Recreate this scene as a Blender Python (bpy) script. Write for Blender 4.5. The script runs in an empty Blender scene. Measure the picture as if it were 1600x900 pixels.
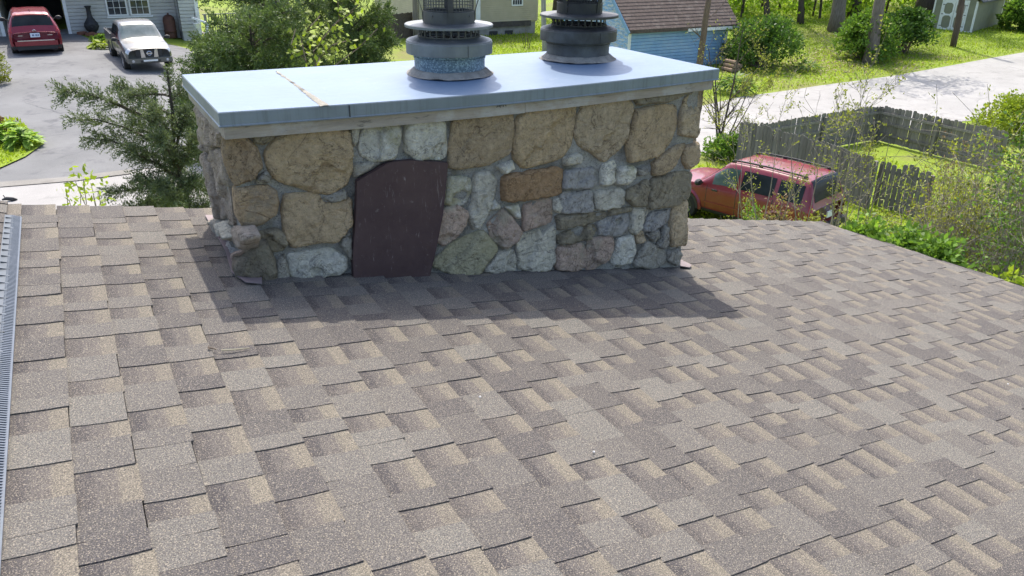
import bpy, math, random
import numpy as np
from mathutils import Vector, Matrix, noise
from mathutils.geometry import delaunay_2d_cdt
random.seed(7); rng = np.random.default_rng(7)
SC = bpy.context.scene
COL = SC.collection
PI = math.pi
def rad(a): return math.radians(a)

# ------------------------------------------------------------------ camera (stands at the origin, on the roof beside the ridge)
FPX = 1204.807                       # focal length in pixels of a 1600 px wide picture
CM = np.array([[0.8742487247, 0.1929064075, -0.4455067736],
               [-0.485319779, 0.3707201651, -0.7918530617],
               [0.0124048153, 0.9084897782, 0.4177229266]])
cam = bpy.data.cameras.new('camera'); camo = bpy.data.objects.new('camera', cam); COL.objects.link(camo)
cam.sensor_width = 36.0; cam.lens = FPX / 1600 * 36.0
cam.clip_start = 0.05; cam.clip_end = 2000
camo.matrix_world = Matrix([list(CM[0]) + [0], list(CM[1]) + [0], list(CM[2]) + [0], [0, 0, 0, 1]])
SC.camera = camo

# ------------------------------------------------------------------ light
SUN_AZ, SUN_EL = 20.5, 58.3          # azimuth from +Y towards +X
wd = bpy.data.worlds.new('World'); SC.world = wd; wd.use_nodes = True
wn = wd.node_tree; wn.nodes.clear()
sky = wn.nodes.new('ShaderNodeTexSky'); sky.sky_type = 'NISHITA'; sky.sun_disc = False
sky.sun_elevation = rad(SUN_EL); sky.sun_rotation = rad(SUN_AZ)
sky.air_density = 0.8; sky.dust_density = 3.0; sky.ozone_density = 0.6
bg = wn.nodes.new('ShaderNodeBackground'); bg.inputs['Strength'].default_value = 0.15
wo = wn.nodes.new('ShaderNodeOutputWorld')
wn.links.new(sky.outputs[0], bg.inputs['Color']); wn.links.new(bg.outputs[0], wo.inputs['Surface'])
sl = bpy.data.lights.new('sun', 'SUN'); sl.energy = 2.1; sl.angle = rad(0.55); sl.color = (1, .95, .87)
so = bpy.data.objects.new('sun', sl); COL.objects.link(so)
_sd = Vector((math.sin(rad(SUN_AZ)) * math.cos(rad(SUN_EL)), math.cos(rad(SUN_AZ)) * math.cos(rad(SUN_EL)), math.sin(rad(SUN_EL))))
so.rotation_euler = _sd.to_track_quat('Z', 'Y').to_euler()
so.location = _sd * 60
vs = SC.view_settings
SC.display_settings.display_device = 'sRGB'
vs.view_transform = 'Standard'; vs.look = 'None'; vs.exposure = 1.4; vs.gamma = 1.0
try: vs.use_curve_mapping = False
except Exception: pass
SC.cycles.max_bounces = 6; SC.cycles.transparent_max_bounces = 6

# ------------------------------------------------------------------ sight lines, used to find real points on real surfaces
def ray(px, py):
    return CM @ np.array([px - 800.0, -(py - 450.0), -FPX])
def atz(px, py, z): r = ray(px, py); return r * (z / r[2])
def aty(px, py, y): r = ray(px, py); return r * (y / r[1])
def atx(px, py, x): r = ray(px, py); return r * (x / r[0])
def project(P):
    q = CM.T @ np.asarray(P, float)
    return 800 + FPX * q[0] / -q[2], 450 - FPX * q[1] / -q[2], -q[2]

def sstep(a, b, x):
    t = min(1.0, max(0.0, (x - a) / (b - a))); return t * t * (3 - 2 * t)
def gz(x, y):
    """height of the terrain"""
    z = -5.36 - 1.64 * sstep(0, 16, x) + 1.0 * sstep(28, 56, x)
    left = 1 - sstep(6, 16, x)
    z += left * 0.64 * sstep(19, 43, y)
    z += (1 - left) * 0.045 * max(0.0, min(y, 75) - 29)
    z += left * .02 * max(0, min(y, 75) - 43)
    return z
def atg(px, py, dz=0.0):
    """point where a sight line meets the terrain (raised by dz)"""
    r = ray(px, py); r = r / np.linalg.norm(r)
    a, b = 2.0, 400.0
    f = lambda t: (r * t)[2] - gz((r * t)[0], (r * t)[1]) - dz
    t = a
    while t < b:
        if f(t) < 0: break
        t *= 1.02
    lo, hi = t / 1.02, t
    for _ in range(30):
        mid = (lo + hi) / 2
        if f(mid) < 0: hi = mid
        else: lo = mid
    return r * hi

# ------------------------------------------------------------------ materials
MATS = {}
class NT:
    def __init__(s, name):
        s.m = bpy.data.materials.new(name); s.m.use_nodes = True
        s.t = s.m.node_tree; s.t.nodes.clear()
        s.out = s.n('ShaderNodeOutputMaterial')
    def n(s, typ, **kw):
        nd = s.t.nodes.new(typ)
        for k, v in kw.items():
            if k.startswith('i_'):
                key = k[2:]; key = int(key) if key.isdigit() else key.replace('_', ' ')
                nd.inputs[key].default_value = v
            else: setattr(nd, k, v)
        return nd
    def l(s, a, b): s.t.links.new(a, b)
    def coord(s, kind='Object'):
        return s.n('ShaderNodeTexCoord').outputs[kind]
    def noise(s, co, scale, detail=4, rough=.55, dist=0.0, off=None):
        nd = s.n('ShaderNodeTexNoise'); nd.inputs['Scale'].default_value = scale; nd.inputs['Detail'].default_value = detail
        nd.inputs['Roughness'].default_value = rough; nd.inputs['Distortion'].default_value = dist
        if off is not None:
            mp = s.n('ShaderNodeMapping'); mp.inputs['Location'].default_value = off; s.l(co, mp.inputs['Vector']); co = mp.outputs[0]
        s.l(co, nd.inputs['Vector']); return nd.outputs['Fac']
    def ramp(s, fac, stops, interp='LINEAR'):
        nd = s.n('ShaderNodeValToRGB'); cr = nd.color_ramp; cr.interpolation = interp
        while len(cr.elements) < len(stops): cr.elements.new(.5)
        for e, (p, c) in zip(cr.elements, stops):
            e.position = p; e.color = (c, c, c, 1) if isinstance(c, (int, float)) else (*c, 1)
        s.l(fac, nd.inputs['Fac']); return nd.outputs['Color']
    def mix(s, fac, a, b, mode='MIX'):
        nd = s.n('ShaderNodeMix'); nd.data_type = 'RGBA'; nd.blend_type = mode; nd.clamp_result = False
        for sock, v in ((nd.inputs[0], fac), (nd.inputs[6], a), (nd.inputs[7], b)):
            if isinstance(v, (int, float)): sock.default_value = v
            elif isinstance(v, tuple): sock.default_value = (*v, 1)
            else: s.l(v, sock)
        return nd.outputs[2]
    def math(s, op, a, b=None, clamp=False):
        nd = s.n('ShaderNodeMath', operation=op, use_clamp=clamp)
        for i, v in enumerate((a, b)):
            if v is None: continue
            if isinstance(v, (int, float)): nd.inputs[i].default_value = v
            else: s.l(v, nd.inputs[i])
        return nd.outputs[0]
    def bump(s, h, strength=.3, dist=.01):
        nd = s.n('ShaderNodeBump'); nd.inputs['Strength'].default_value = strength; nd.inputs['Distance'].default_value = dist
        s.l(h, nd.inputs['Height']); return nd.outputs['Normal']
    def principled(s, col, rough=.7, metal=0.0, normal=None, spec=.5, coat=0.0):
        p = s.n('ShaderNodeBsdfPrincipled')
        for k, v in (('Base Color', col), ('Roughness', rough), ('Metallic', metal)):
            if isinstance(v, tuple): p.inputs[k].default_value = (*v, 1)
            elif isinstance(v, (int, float)): p.inputs[k].default_value = v
            else: s.l(v, p.inputs[k])
        p.inputs['Specular IOR Level'].default_value = spec
        p.inputs['Coat Weight'].default_value = coat
        if normal is not None: s.l(normal, p.inputs['Normal'])
        s.l(p.outputs[0], s.out.inputs['Surface']); return p

def mat(name, c1, c2=None, scale=6.0, rough=.7, metal=0.0, bump=0.0, bscale=None, bdist=.01, c3=None, lo=.35, hi=.65, spec=.4, objrand=0.0, fine=0.0, fscale=200.0, coat=0.0, detail=5, stretch=None):
    if name in MATS: return MATS[name]
    t = NT(name); co = t.coord('Object')
    if stretch:
        mp = t.n('ShaderNodeMapping'); mp.inputs['Scale'].default_value = stretch; t.l(co, mp.inputs['Vector']); co = mp.outputs[0]
    if c2 is None: col = t.mix(1.0, c1, c1)
    else:
        f = t.ramp(t.noise(co, scale, detail), [(lo, 0.0), (hi, 1.0)])
        col = t.mix(f, c1, c2)
    if c3 is not None:
        f3 = t.ramp(t.noise(co, scale * .37, 5, .6, 0, (7, 3, 5)), [(.52, 0.0), (.66, 1.0)])
        col = t.mix(f3, col, c3)
    if fine:
        f = t.ramp(t.noise(co, fscale, 3, .7), [(.3, 1 - fine), (.7, 1 + fine)])
        col = t.mix(1.0, col, f, 'MULTIPLY')
    if objrand:
        oi = t.n('ShaderNodeObjectInfo')
        f = t.ramp(oi.outputs['Random'], [(0, 1 - objrand), (1, 1 + objrand)])
        col = t.mix(1.0, col, f, 'MULTIPLY')
    nm = t.bump(t.noise(co, bscale or scale * 4, 6, .65), bump, bdist) if bump else None
    t.principled(col, rough, metal, nm, spec, coat)
    MATS[name] = t.m; return t.m

def leafmat(name, c1, c2, scale=1.5, trans=.35, rough=.5):
    if name in MATS: return MATS[name]
    t = NT(name); co = t.coord('Object')
    f = t.ramp(t.noise(co, scale, 3), [(.3, 0.0), (.7, 1.0)])
    g = t.n('ShaderNodeNewGeometry').outputs['Random Per Island']
    col = t.mix(f, c1, c2)
    col = t.mix(1.0, col, t.ramp(g, [(0, .62), (1, 1.4)]), 'MULTIPLY')
    p = t.n('ShaderNodeBsdfPrincipled'); t.l(col, p.inputs['Base Color']); p.inputs['Roughness'].default_value = rough
    p.inputs['Specular IOR Level'].default_value = .25
    tr = t.n('ShaderNodeBsdfTranslucent'); t.l(t.mix(1.0, col, (1.15, 1.2, .6), 'MULTIPLY'), tr.inputs['Color'])
    ms = t.n('ShaderNodeMixShader'); ms.inputs[0].default_value = trans
    t.l(p.outputs[0], ms.inputs[1]); t.l(tr.outputs[0], ms.inputs[2]); t.l(ms.outputs[0], t.out.inputs['Surface'])
    MATS[name] = t.m; return t.m

# ------------------------------------------------------------------ object helpers
ROOT = {}                              # object name -> inverse world matrix used for its parts
def thing(name, label, cat, loc=(0, 0, 0), rotz=0.0, group=None):
    o = bpy.data.objects.new(name, None); COL.objects.link(o); o.empty_display_size = .2
    o.location = loc; o.rotation_euler = (0, 0, rotz)
    o['label'] = label; o['category'] = cat
    if group: o['group'] = group
    ROOT[o.name] = (Matrix.Translation(Vector(loc)) @ Matrix.Rotation(rotz, 4, 'Z')).inverted()
    return o
def link(name, me, material=None, parent=None, world=True, smooth=False, label=None, cat=None, group=None, kind=None):
    """make ONE object of a mesh; with world=True the mesh is in world coordinates and is brought into its parent's"""
    if material is not None:
        for mm in (material if isinstance(material, (list, tuple)) else [material]): me.materials.append(mm)
    o = bpy.data.objects.new(name, me); COL.objects.link(o)
    me.name = o.name
    if parent is not None:
        o.parent = parent
        inv = ROOT.get(parent.name)
        if inv is not None:
            ROOT[o.name] = inv
            if world: me.transform(inv)
    if smooth: me.polygons.foreach_set('use_smooth', [True] * len(me.polygons))
    for k, v in (('label', label), ('category', cat), ('group', group), ('kind', kind)):
        if v: o[k] = v
    return o
def centre(o, base=None):
    """move a top-level mesh's origin to the foot of its shape"""
    me = o.data; co = np.empty(len(me.vertices) * 3); me.vertices.foreach_get('co', co); co = co.reshape(-1, 3)
    c = co.mean(0); c[2] = co[:, 2].min()
    if base is not None: c = np.array(base, float)
    me.transform(Matrix.Translation(-Vector(c))); o.location = c
    return o

class MB:
    """collects shapes, links them as ONE mesh object"""
    def __init__(s): s.v = []; s.f = []; s.mi = []
    def add(s, vs_, fs, mi=0):
        b = len(s.v); s.v.extend(tuple(map(float, p)) for p in vs_)
        s.f.extend(tuple(i + b for i in f) for f in fs); s.mi.extend([mi] * len(fs)); return s
    def box(s, lo, hi, M=None, mi=0):
        (x0, y0, z0), (x1, y1, z1) = lo, hi
        p = [(x0, y0, z0), (x1, y0, z0), (x1, y1, z0), (x0, y1, z0), (x0, y0, z1), (x1, y0, z1), (x1, y1, z1), (x0, y1, z1)]
        if M is not None: p = [M @ Vector(q) for q in p]
        return s.add(p, [(3, 2, 1, 0), (4, 5, 6, 7), (0, 1, 5, 4), (1, 2, 6, 5), (2, 3, 7, 6), (3, 0, 4, 7)], mi)
    def bar(s, a, b, w, h, up=(0, 0, 1), mi=0):
        a = Vector(a); b = Vector(b); d = (b - a); L = d.length; d = d / L
        u = Vector(up); x = d.cross(u)
        if x.length < 1e-4: x = d.cross(Vector((1, 0, 0)))
        x.normalize(); u = x.cross(d)
        p = []
        for e in (a, b):
            for i, j in ((-1, -1), (1, -1), (1, 1), (-1, 1)): p.append(e + x * (i * w / 2) + u * (j * h / 2))
        return s.add(p, [(0, 1, 2, 3), (7, 6, 5, 4), (0, 4, 5, 1), (1, 5, 6, 2), (2, 6, 7, 3), (3, 7, 4, 0)], mi)
    def tube(s, pts, rs, n=6, cap=True, mi=0):
        pts = [Vector(p) for p in pts]
        if isinstance(rs, (int, float)): rs = [rs] * len(pts)
        rings = []; ref = Vector((.31, .17, .93))
        vv = []; ff = []
        for i, p in enumerate(pts):
            d = (pts[min(i + 1, len(pts) - 1)] - pts[max(i - 1, 0)])
            if d.length < 1e-9: d = Vector((0, 0, 1))
            d.normalize(); x = d.cross(ref)
            if x.length < .1: x = d.cross(Vector((1, 0, 0)))
            x.normalize(); y = d.cross(x)
            for k in range(n):
                a = 2 * PI * k / n; vv.append(p + (x * math.cos(a) + y * math.sin(a)) * rs[i])
        for i in range(len(pts) - 1):
            for k in range(n):
                k2 = (k + 1) % n
                ff.append((i * n + k, i * n + k2, (i + 1) * n + k2, (i + 1) * n + k))
        if cap:
            ff.append(tuple(reversed(range(n)))); ff.append(tuple((len(pts) - 1) * n + k for k in range(n)))
        return s.add(vv, ff, mi)
    def lathe(s, prof, c=(0, 0, 0), n=40, axis='z', mi=0, closed=False):
        """prof: list of (r, h)"""
        vv = []; ff = []
        for r, h in prof:
            for k in range(n):
                a = 2 * PI * k / n; x, y = r * math.cos(a), r * math.sin(a)
                p = (x, y, h) if axis == 'z' else ((h, x, y) if axis == 'x' else (y, h, x))
                vv.append((p[0] + c[0], p[1] + c[1], p[2] + c[2]))
        m = len(prof)
        for i in range(m if closed else m - 1):
            j = (i + 1) % m
            for k in range(n):
                k2 = (k + 1) % n; ff.append((i * n + k, i * n + k2, j * n + k2, j * n + k))
        return s.add(vv, ff, mi)
    def disc(s, c, r, n=24, axis='z', flip=False, mi=0):
        vv = []
        for k in range(n):
            a = 2 * PI * k / n; x, y = r * math.cos(a), r * math.sin(a)
            p = (x, y, 0) if axis == 'z' else ((0, x, y) if axis == 'x' else (y, 0, x))
            vv.append((p[0] + c[0], p[1] + c[1], p[2] + c[2]))
        f = tuple(range(n)); return s.add(vv, [tuple(reversed(f)) if flip else f], mi)
    def prism(s, poly, a, b, mi=0):
        """poly: list of 3D points; extruded from offset a to offset b (vectors)"""
        n = len(poly); a = Vector(a); b = Vector(b)
        vv = [Vector(p) + a for p in poly] + [Vector(p) + b for p in poly]
        ff = [tuple(range(n)), tuple(reversed(range(n, 2 * n)))]
        for k in range(n): ff.append((k, n + k, n + (k + 1) % n, (k + 1) % n))
        return s.add(vv, ff, mi)
    def mesh(s, name):
        me = bpy.data.meshes.new(name); me.from_pydata(s.v, [], s.f)
        if any(s.mi): me.polygons.foreach_set('material_index', s.mi)
        me.update(); return me
    def build(s, name, material, parent=None, **kw): return link(name, s.mesh(name), material, parent, **kw)

def fixn(o):
    import bmesh
    b = bmesh.new(); b.from_mesh(o.data); bmesh.ops.recalc_face_normals(b, faces=b.faces); b.to_mesh(o.data); b.free(); return o

def quads_mesh(name, V):
    """V: (N,4,3) array of quads -> mesh"""
    n = len(V); me = bpy.data.meshes.new(name)
    me.vertices.add(n * 4); me.vertices.foreach_set('co', V.reshape(-1).astype(np.float32))
    me.loops.add(n * 4); me.loops.foreach_set('vertex_index', np.arange(n * 4, dtype=np.int32))
    me.polygons.add(n); me.polygons.foreach_set('loop_start', np.arange(0, n * 4, 4, dtype=np.int32))
    try: me.polygons.foreach_set('loop_total', np.full(n, 4, dtype=np.int32))
    except Exception: pass
    me.update(calc_edges=True); return me
def unit(a): return a / (np.linalg.norm(a, axis=-1, keepdims=True) + 1e-9)
def rvec(n): return unit(rng.normal(size=(n, 3)))
def leaf_quads(P, L, W, D=None, flat=0.0, N=None):
    """leaf shaped quads: base at P, length L, width W along direction D"""
    n = len(P)
    if D is None: D = rvec(n)
    D = unit(D); A = rvec(n)
    if N is not None: A = unit(np.cross(N, D) + .35 * rvec(n))
    X = unit(np.cross(D, A))
    if N is not None: X = A
    L = np.broadcast_to(np.asarray(L, float), (n,))[:, None]; W = np.broadcast_to(np.asarray(W, float), (n,))[:, None]
    a = P; c = P + D * L; b = P + D * L * .45 + X * W * .5; d = P + D * L * .45 - X * W * .5
    return np.stack([a, b, c, d], 1)

def sheet(name, poly, dz, material, step=1.2, kind='structure', parent=None, **kw):
    """ground sheet over a polygon (x, y), draped on the terrain dz above it"""
    from math import ceil
    poly = [Vector(p[:2]) for p in poly]
    edge = []
    for i, p in enumerate(poly):
        q = poly[(i + 1) % len(poly)]; n = max(1, ceil((q - p).length / step))
        edge += [p.lerp(q, k / n) for k in range(n)]
    xs = [p.x for p in edge]; ys = [p.y for p in edge]
    inner = []
    def inside(x, y):
        c = False; j = len(poly) - 1
        for i in range(len(poly)):
            a, b = poly[i], poly[j]
            if (a.y > y) != (b.y > y) and x < (b.x - a.x) * (y - a.y) / (b.y - a.y) + a.x: c = not c
            j = i
        return c
    x = min(xs) + step
    while x < max(xs):
        y = min(ys) + step
        while y < max(ys):
            if inside(x, y) and min((Vector((x, y)) - e).length for e in edge) > step * .45: inner.append(Vector((x, y)))
            y += step
        x += step
    pts = edge + inner; n = len(edge)
    r = delaunay_2d_cdt(pts, [(i, (i + 1) % n) for i in range(n)], [], 1, 1e-5)
    vv = [(p.x, p.y, gz(p.x, p.y) + dz) for p in r[0]]
    me = bpy.data.meshes.new(name); me.from_pydata(vv, [], [tuple(f) for f in r[2]]); me.update()
    return link(name, me, material, parent, kind=kind, smooth=True, **kw)

# ================================================================== ground, road, drive
def ground():
    xs = np.concatenate([[-420, -220, -120, -60], np.arange(-30, 72, 1.5), [80, 100, 140, 220, 420]])
    ys = np.concatenate([[-420, -200, -90, -40], np.arange(-15, 78, 1.5), [85, 100, 140, 220, 480]])
    vv = [(x, y, gz(x, y)) for y in ys for x in xs]; nx = len(xs)
    ff = [(j * nx + i, j * nx + i + 1, (j + 1) * nx + i + 1, (j + 1) * nx + i) for j in range(len(ys) - 1) for i in range(nx - 1)]
    me = bpy.data.meshes.new('ground'); me.from_pydata(vv, [], ff); me.update()
    t = NT('lawn'); co = t.coord()
    a = t.ramp(t.noise(co, .35, 6, .6), [(.40, 0.0), (.60, 1.0)])
    b = t.ramp(t.noise(co, 7, 5, .7), [(.3, 0.0), (.7, 1.0)])
    g = t.mix(b, (.13, .20, .016), (.24, .31, .03))
    d = t.mix(b, (.23, .20, .085), (.15, .165, .045))
    col = t.mix(t.ramp(t.noise(co, .16, 6, .65, 0, (3, 9, 0)), [(.50, 0.0), (.62, 1.0)]), g, d)
    col = t.mix(a, col, t.mix(.5, col, (.16, .21, .03)))
    t.principled(col, .9, 0, t.bump(t.noise(co, 18, 5, .7), .6, .05), .2)
    return link('ground', me, t.m, kind='structure', smooth=True)
GROUND = ground()

def paving(name, c1, c2, crack, patch):
    t = NT(name); co = t.coord()
    col = t.mix(t.ramp(t.noise(co, .5, 6, .65), [(.35, 0.0), (.65, 1.0)]), c1, c2)
    col = t.mix(t.ramp(t.noise(co, 1.7, 5, .6, .6, (4, 2, 1)), [(.55, 0.0), (.72, 1.0)]), col, patch)
    v = t.n('ShaderNodeTexVoronoi', feature='DISTANCE_TO_EDGE', i_Scale=.42)
    nd = t.n('ShaderNodeTexNoise', i_Scale=1.2, i_Detail=5.0); t.l(co, nd.inputs['Vector'])
    wv = t.mix(.35, co, nd.outputs['Color']); t.l(wv, v.inputs['Vector'])
    ck = t.math('MULTIPLY', t.ramp(v.outputs['Distance'], [(0, 1.0), (.012, 0.0)]), t.ramp(t.noise(co, .3, 3), [(.45, 0.0), (.6, .6)]))
    col = t.mix(ck, col, crack)
    f = t.ramp(t.noise(co, 60, 3, .8), [(.3, .8), (.7, 1.2)])
    col = t.mix(1.0, col, f, 'MULTIPLY')
    t.principled(col, .85, 0, t.bump(t.noise(co, 90, 3, .7), .25, .01), .3)
    return t.m
P2 = lambda px, py: tuple(atg(px, py)[:2])
road = sheet('road', [(-70, 16.0), (-2, 16.2), (8, 17.2), P2(1110, 237), P2(1250, 212), P2(1400, 198), P2(1545, 186), (41, 16.5), (58, 13), (75, 11), (90, 22), P2(1600, 82), P2(1500, 100), P2(1400, 118), P2(1280, 134), P2(1160, 151),
                      (15, 24.0), (8, 22.2), P2(205, 268), P2(120, 279), P2(0, 289), (-70, 20.5)], .012,
             paving('road_surface', (.27, .262, .25), (.33, .32, .305), (.15, .145, .14), (.22, .215, .205)))
drive = sheet('driveway', [P2(0, 288), P2(120, 278), P2(205, 267), P2(300, 258), (7.4, 29.5), (6.3, 38), P2(228, 62), P2(150, 66), P2(128, 56), P2(106, 51), P2(0, 51), (-13, 45), (-13, 20.8)], .022,
              paving('driveway_asphalt', (.128, .130, .130), (.172, .174, .173), (.045, .045, .05), (.095, .095, .10)))
gravel = sheet('gravel_apron', [P2(0, 294), P2(120, 284), P2(205, 273), P2(205, 266), P2(120, 277), P2(0, 286)], .03,
               paving('gravel', (.17, .16, .14), (.24, .23, .21), (.1, .1, .1), (.13, .12, .105)), step=.5)

# ================================================================== the house below the camera: shingled roof
TH = 0.177060515; HN = 1.255
S_ = Vector((math.cos(TH), 0, -math.sin(TH))); N_ = Vector((math.sin(TH), 0, math.cos(TH))); Y_ = Vector((0, 1, 0))
def SX(x): return (x + HN * math.sin(TH)) / math.cos(TH)      # distance along the slope of a point above x
def RP(s, y, n=0.0): return S_ * s + Y_ * y + N_ * (n - HN)
RAKE = 4.207; RIDGE_S = -0.30; EXP = 0.1437; S0 = 0.031; YLO = -0.9
def eave(y): return 5.74 + 0.235 * (RAKE - y)
CH = dict(x0=.475, x1=2.965, y0=3.19, y1=4.03)      # chimney body

def shingle_material():
    t = NT('asphalt_shingle'); co = t.coord()
    at = t.n('ShaderNodeAttribute', attribute_name='tint')
    sp = t.n('ShaderNodeSeparateColor'); t.l(at.outputs['Color'], sp.inputs[0])
    tone, kind, u = sp.outputs[0], sp.outputs[1], sp.outputs[2]
    un = t.math('ADD', u, t.math('MULTIPLY', t.math('SUBTRACT', t.noise(co, 75, 4, .8), .5), .20))
    tooth = t.ramp(tone, [(0, (.076, .070, .067)), (.30, (.093, .086, .079)), (.62, (.116, .108, .097)), (1, (.134, .127, .112))])
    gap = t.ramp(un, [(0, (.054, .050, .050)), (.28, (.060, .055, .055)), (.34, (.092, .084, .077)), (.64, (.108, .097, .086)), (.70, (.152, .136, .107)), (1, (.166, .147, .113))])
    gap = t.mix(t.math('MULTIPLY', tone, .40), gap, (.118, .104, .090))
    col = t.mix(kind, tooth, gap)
    col = t.mix(t.ramp(t.noise(co, 1.1, 4, .6), [(.3, 0.0), (.7, .28)]), col, t.mix(1.0, col, (1.18, 1.16, 1.15), 'MULTIPLY'))
    gr = t.ramp(t.noise(co, 260, 3, .85), [(.30, .36), (.44, .76), (.55, 1.03), (.68, 1.62)])
    col = t.mix(1.0, col, gr, 'MULTIPLY')
    gs = t.noise(co, 300, 1, .5, 0, (5, 1, 2))
    col = t.mix(t.ramp(gs, [(.58, 0.0), (.66, .45)]), col, (.42, .36, .27))
    col = t.mix(t.ramp(gs, [(.33, .7), (.39, 0.0)]), col, (.035, .032, .04))
    hgt = t.noise(co, 420, 3, .8)
    t.principled(col, .92, 0, t.bump(hgt, .55, .0025), .25)
    return t.m
SHM = shingle_material()

def tab_geo(k, y0, y1, tooth, tone, rnd):
    s0, s1 = S0 + EXP * k, S0 + EXP * (k + 1)
    base0, base1 = (.0035, .0105) if not tooth else (.0062, .0132)
    j = rnd.uniform(-.0007, .0009)
    sk0, sk1 = rnd.uniform(-.006, .006), rnd.uniform(-.006, .006)
    ds = rnd.uniform(-.004, .004)
    if not tooth: y0 -= .003; y1 += .003; sk0 = sk1 = 0
    ns = 3
    vv = []; tt = []
    curl = rnd.uniform(.0, .0016) if tooth else 0
    for i in range(ns + 1):
        u = i / ns
        for side in (0, 1):
            y = (y0 + sk0 * (u - .5)) if side == 0 else (y1 + sk1 * (u - .5))
            s = s0 + (s1 - s0 + ds) * u
            e = eave(y)
            if s > e: s = e
            y = min(y, RAKE + .012)
            n = base0 + (base1 - base0) * u + j - .0016 * math.sin(PI * u) + (curl * u * u if side == 0 else 0)
            vv.append(RP(s, y, n)); tt.append((tone, 0.0 if tooth else 1.0, u))
    m = len(vv)
    th = .0065
    for i in range(m): vv.append(vv[i] - N_ * th); tt.append(tt[i])
    ff = []
    for i in range(ns):
        a, b, c, d = 2 * i, 2 * i + 1, 2 * i + 3, 2 * i + 2
        ff.append((a, d, c, b)); ff.append((a, a + m, d + m, d)); ff.append((b, c, c + m, b + m))
    ff.append((2 * ns, 2 * ns + m, 2 * ns + 1 + m, 2 * ns + 1)); ff.append((0, 1, 1 + m, m))
    return vv, ff, tt
def tint_mesh(name, vv, ff, tt):
    me = bpy.data.meshes.new(name); me.from_pydata([tuple(v) for v in vv], [], ff); me.update()
    a = me.attributes.new('tint', 'FLOAT_COLOR', 'POINT')
    a.data.foreach_set('color', np.array([(*t, 1.0) for t in tt], np.float32).reshape(-1)); return me

house = thing('house', 'house under the camera whose low brown shingled roof fills the foreground', 'house', (0, 0, gz(3, 2)))
WHITE_TRIM = mat('white_trim', (.62, .62, .6), (.52, .52, .5), 8, .5)
ALU = mat('gutter_metal', (.16, .13, .11), (.2, .17, .15), 5, .45, .2)
SID = mat('house_siding', (.45, .42, .36), (.4, .38, .33), 4, .7)
mb = MB()
yb = YLO
deck = [RP(RIDGE_S, yb, -.012), RP(eave(yb), yb, -.012), RP(eave(RAKE), RAKE, -.012), RP(RIDGE_S, RAKE, -.012)]
mb.prism(deck, N_ * -.03, N_ * 0.0)
L_ = Vector((-math.cos(TH), 0, -math.sin(TH)))
apex = RP(RIDGE_S, 0, -.012); apex.y = 0
deck2 = [apex + Y_ * yb - Vector((.002, 0, 0)), apex + Y_ * RAKE - Vector((.002, 0, 0)), apex + Y_ * RAKE + L_ * 5.5, apex + Y_ * yb + L_ * 5.5]
n2 = Vector((-math.sin(TH), 0, math.cos(TH)))
mb.prism(deck2, n2 * -.03, n2 * 0.0)
roof = mb.build('roof', mat('roof_underlay', (.05, .047, .045), (.07, .065, .06), 8, .9), house); fixn(roof)

def make_tabs():
    rnd = random.Random(11); tabs = []
    k = -2
    while S0 + EXP * k < eave(YLO):
        y = YLO + rnd.uniform(0, .25); tooth = rnd.random() < .5
        last = None
        while y < RAKE:
            w = rnd.choice([.075, .095, .115, .135, .165]) + rnd.uniform(-.008, .008) if tooth else rnd.choice([.08, .095, .115, .13, .15]) + rnd.uniform(-.008, .008)
            y1 = min(y + w, RAKE + .012)
            if y1 > RAKE - .05: y1 = RAKE + .012
            tone = rnd.choice([.05, .2, .35, .5, .62, .75, .95])
            sc = S0 + EXP * (k + .5)
            X = sc * math.cos(TH) - HN * math.sin(TH)
            hid = CH['x0'] + .12 < X < CH['x1'] - .12 and y > CH['y0'] + .06 and y1 < CH['y1'] - .05
            if S0 + EXP * k < eave((y + y1) / 2) - .004 and not hid:
                tabs.append((k, y, y1, tooth, tone))
            if tooth and rnd.random() < .22: pass          # two teeth side by side
            else: tooth = not tooth
            y = y1
        k += 1
    return tabs
def tab_size(t):
    k, y0, y1 = t[:3]
    pts = []
    for s in (S0 + EXP * k, S0 + EXP * (k + 1)):
        for y in (y0, y1):
            x, yy, d = project(RP(s, y, .01))
            if d < .2: return 0
            pts.append((x, yy))
    cx = sum(p[0] for p in pts) / 4; cy = sum(p[1] for p in pts) / 4
    if not (-10 < cx < 1610 and 300 < cy < 905): return 0
    (ax, ay), (bx, by), (dx, dy), (ex, ey) = pts
    a = abs((ax - ex) * (by - dy) - (bx - dx) * (ay - ey)) / 2
    X = (S0 + EXP * (k + .5)) * math.cos(TH) - HN * math.sin(TH)
    if CH['x0'] < X < CH['x1'] and y0 > CH['y0']: a *= .02
    return a
TABS = make_tabs(); TABS.sort(key=tab_size, reverse=True)
rnd = random.Random(5)
stv, stf, stt = [], [], []
for i, t in enumerate(TABS):
    vv, ff, tt = tab_geo(*t, rnd)
    if i < 298: link('shingle', tint_mesh('shingle', vv, ff, tt), SHM, roof)
    else:
        b = len(stv); stv += vv; stf += [tuple(q + b for q in f) for f in ff]; stt += tt
link('small_shingles', tint_mesh('small_shingles', stv, stf, stt), SHM, roof, kind='stuff')

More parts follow.
